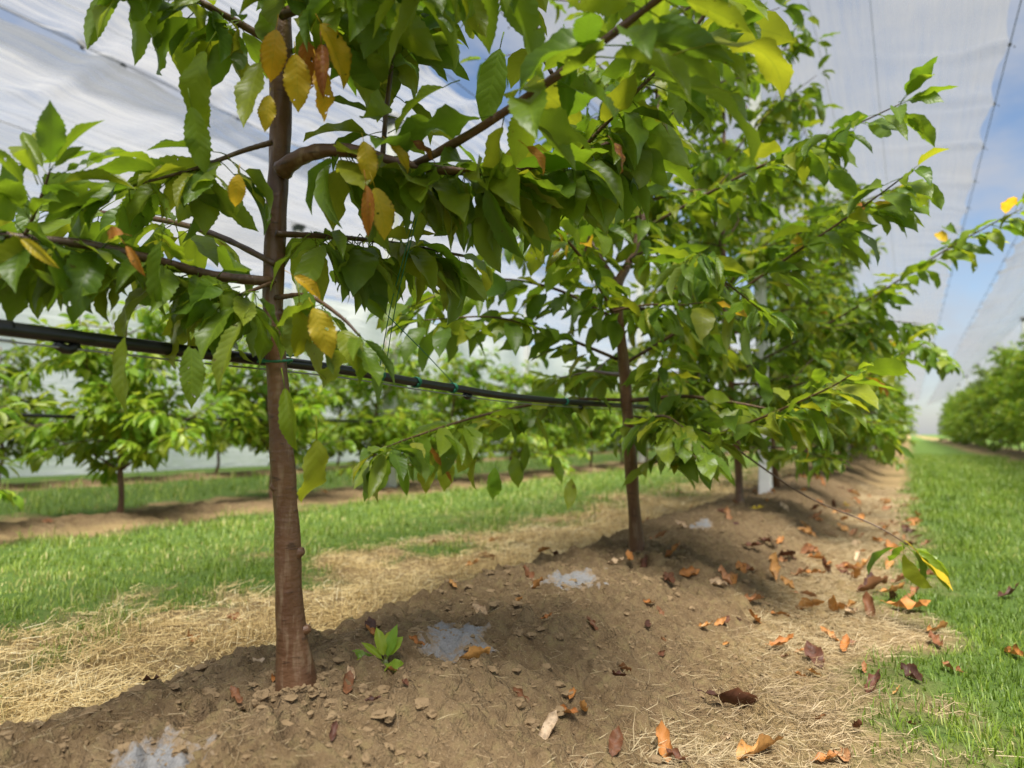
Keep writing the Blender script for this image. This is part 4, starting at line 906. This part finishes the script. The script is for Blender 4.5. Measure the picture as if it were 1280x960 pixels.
FL = [(600,772,.085,DRY_TAN,60,"pale tan curled leaf lying by the grey mineral crust"),(592,830,.075,DRY_ORANGE,-70,"narrow rolled brown leaf below the grey mineral crust"),
 (683,776,.035,DRY_ORANGE,-60,"small rolled brown leaf on bare soil between the two crusts"),(434,864,.06,DRY_BROWN,40,"small brown leaf at the foot of the scarred trunk"),
 (681,921,.075,DRY_TAN,10,"folded pale tan leaf standing on the clods"),(829,946,.085,DRY_ORANGE,30,"rust and tan leaf propped on the straw edge of the bed"),(768,935,.055,DRY_BROWN,20,"crumpled brown leaf among clods between the two tan ones"),
 (915,886,.15,DRY_DARK,-60,"large dark red crumpled leaf at the edge of the soil"),(948,950,.12,DRY_ORANGE,-40,"orange brown curled leaf lying deep in the straw"),(962,716,.13,DRY_ORANGE,50,"broad orange brown leaf high on the bed's flank"),(1000,722,.11,DRY_BROWN,-50,"creased brown leaf beside the broad orange one"),
 (1090,742,.15,DRY_BROWN,-70,"long curled brown leaf in the middle of the straw path"),(1132,766,.15,DRY_ORANGE,-85,"rolled orange leaf where straw meets green grass"),(1058,634,.10,LEAF_YELLOW,20,"bright yellow leaf fallen beside the straw path"),(946,639,.09,LEAF_YELLOW,-60,"yellow leaf fallen at the foot of the slim tree"),
 (975,813,.09,DRY_ORANGE,-50,"light brown curled leaf on the straw below the bed"),(1018,828,.10,DRY_DARK,30,"dark crumpled leaf on the straw by a light brown one"),(975,772,.08,DRY_ORANGE,-70,"slim orange leaf low on the bed's flank"),(940,755,.10,DRY_BROWN,-30,"brown leaf on the bed's flank above the slim orange one"),
 (880,788,.06,DRY_ORANGE,-30,"thin rolled leaf on the bare flank of the bed"),(1092,862,.09,DRY_DARK,-20,"dark red leaf with pale edge in the loose straw"),(1140,850,.08,DRY_DARK,40,"dark red brown leaf near the grass edge"),(1170,808,.08,DRY_BROWN,20,"brown leaf tucked against the grass edge"),
 (660,728,.10,DRY_BROWN,60,"arched brown leaf next to the pale crust by the kinked trunk"),(842,696,.10,DRY_ORANGE,-60,"orange leaf beside the kinked trunk's foot"),(788,704,.08,DRY_ORANGE,30,"orange brown leaf just below the kinked trunk"),(463,788,.06,DRY_DARK,50,"dark red leaf behind the dandelion rosette"),(335,796,.045,DRY_DARK,0,"tiny dark red leaf behind the scarred trunk"),
 (1268,822,.08,DRY_ORANGE,30,"orange leaf caught in the green grass"),(1262,750,.12,DRY_DARK,-50,"dark withered leaf standing in the green grass"),(1160,722,.10,DRY_BROWN,60,"brown leaf under the low branch tip at the grass"),(1035,672,.10,DRY_TAN,-80,"pale straw coloured leaf on the far flank of the bed"),(1190,842,.07,DRY_BROWN,60,"curled leaf lying inside the grass edge"),(740,786,.05,DRY_BROWN,70,"small brown leaf stuck between clods on the crest")]
for k, (px, py, s, m, az, lab) in enumerate(FL): dead(px, py, s, m, az, lab, k * 3 + 1, random.uniform(-.3, .3))
rgl = np.random.RandomState(41); CN = {'dry_leaf_brown': 'brown', 'dry_leaf_dark': 'dark red', 'dry_leaf_orange': 'orange brown', 'dry_leaf_tan': 'pale tan'}
for k in range(205):
    if k < 145: y = .8 + 7 * rgl.rand() ** 1.4; x = rgl.uniform(-.62, .06)
    else: y = .8 + 8 * rgl.rand() ** 1.4; x = rgl.uniform(-1.35, -.6)
    on_straw = x > -.5
    m = [DRY_BROWN, DRY_DARK, DRY_ORANGE, DRY_ORANGE, DRY_TAN][rgl.randint(5)]
    dead(0, 0, rgl.uniform(.03, .06) if y < 2.2 else rgl.uniform(.06, .12), m, rgl.uniform(0, 360), ("small %s withered leaf in the straw along the path" if on_straw else "small %s withered leaf scattered on the bare soil bed") % CN[m.name], int(rgl.randint(10)), rgl.uniform(-.4, .4),
         group=("small %s leaves in the straw" if on_straw else "small %s leaves on the bare soil") % CN[m.name], P=np.array([x, y, HZ(x, y)]))
for k in range(26):
    y = 1.0 + 10 * rgl.rand() ** 1.2; x = rgl.uniform(-5.5, -4.7) if k % 2 else rgl.uniform(-2.4, -1.5)
    dead(0, 0, rgl.uniform(.06, .11), [DRY_BROWN, DRY_ORANGE][k % 3 == 0], rgl.uniform(0, 360), "rusty fallen leaf on the bed across the dry grass" if k % 2 else "rusty fallen leaf lying in the sunlit dry grass", int(rgl.randint(10)), 0,
         group="leaves on the distant bed" if k % 2 else "leaves in the dry grass", P=np.array([x, y, HZ(x, y)]))

# ---------------------------------------------------------------- weeds
def weed(px, py, label, spec, m, core_r=.008):
    p = on_ground(px, py); root = empty("weed", p, label, "weed")
    S2, rr = smooth_path([(0, 0, -.02), (0, 0, 0), (0, 0, .012)], [core_r, core_r * .9, core_r * .4], 6); obj("root_crown", tube_mesh("root_crown", S2, rr, 8), CORE, root)
    for k, (r_, u_, f_, s) in enumerate(spec): leaf_obj('hero', m, p + np.array([0, 0, .006]), dirv(r_, u_, f_), -FV * .7 + dirv(0, .8), s, root, p, k % 7)
def narrow(): pass
weed(482, 832, "dandelion rosette with upright bright leaves beside the scarred trunk", [(.25,1,.1,.065),(-.25,.9,0,.06),(.5,1,.2,.05),(-.6,.6,-.1,.055),(-1,.12,.1,.085),(-1,.05,-.3,.07),(.6,.1,-.5,.05),(.1,.15,-.8,.045),(.0,.8,.4,.055)], LEAF_LIME)
p = on_ground(742, 655); root = empty("weed", p, "small upright weed with thin stem by the kinked trunk", "weed")
S2, rr = smooth_path([(0, 0, -.02), (0.01, 0, .06), (0, .01, .13), (-.01, .01, .2)], [.003, .003, .002, .001], 12); obj("stem", tube_mesh("stem", S2, rr, 6), CORE, root)
for k in range(14):
    z = .05 + .011 * k; a = k * 2.4; leaf_obj('mid', LEAF, p + np.array([0, .005, z]), np.array([math.cos(a), math.sin(a), .3]), np.array([0, 0, 1.0]), .045, root, p)
print("objects", len(bpy.data.objects))
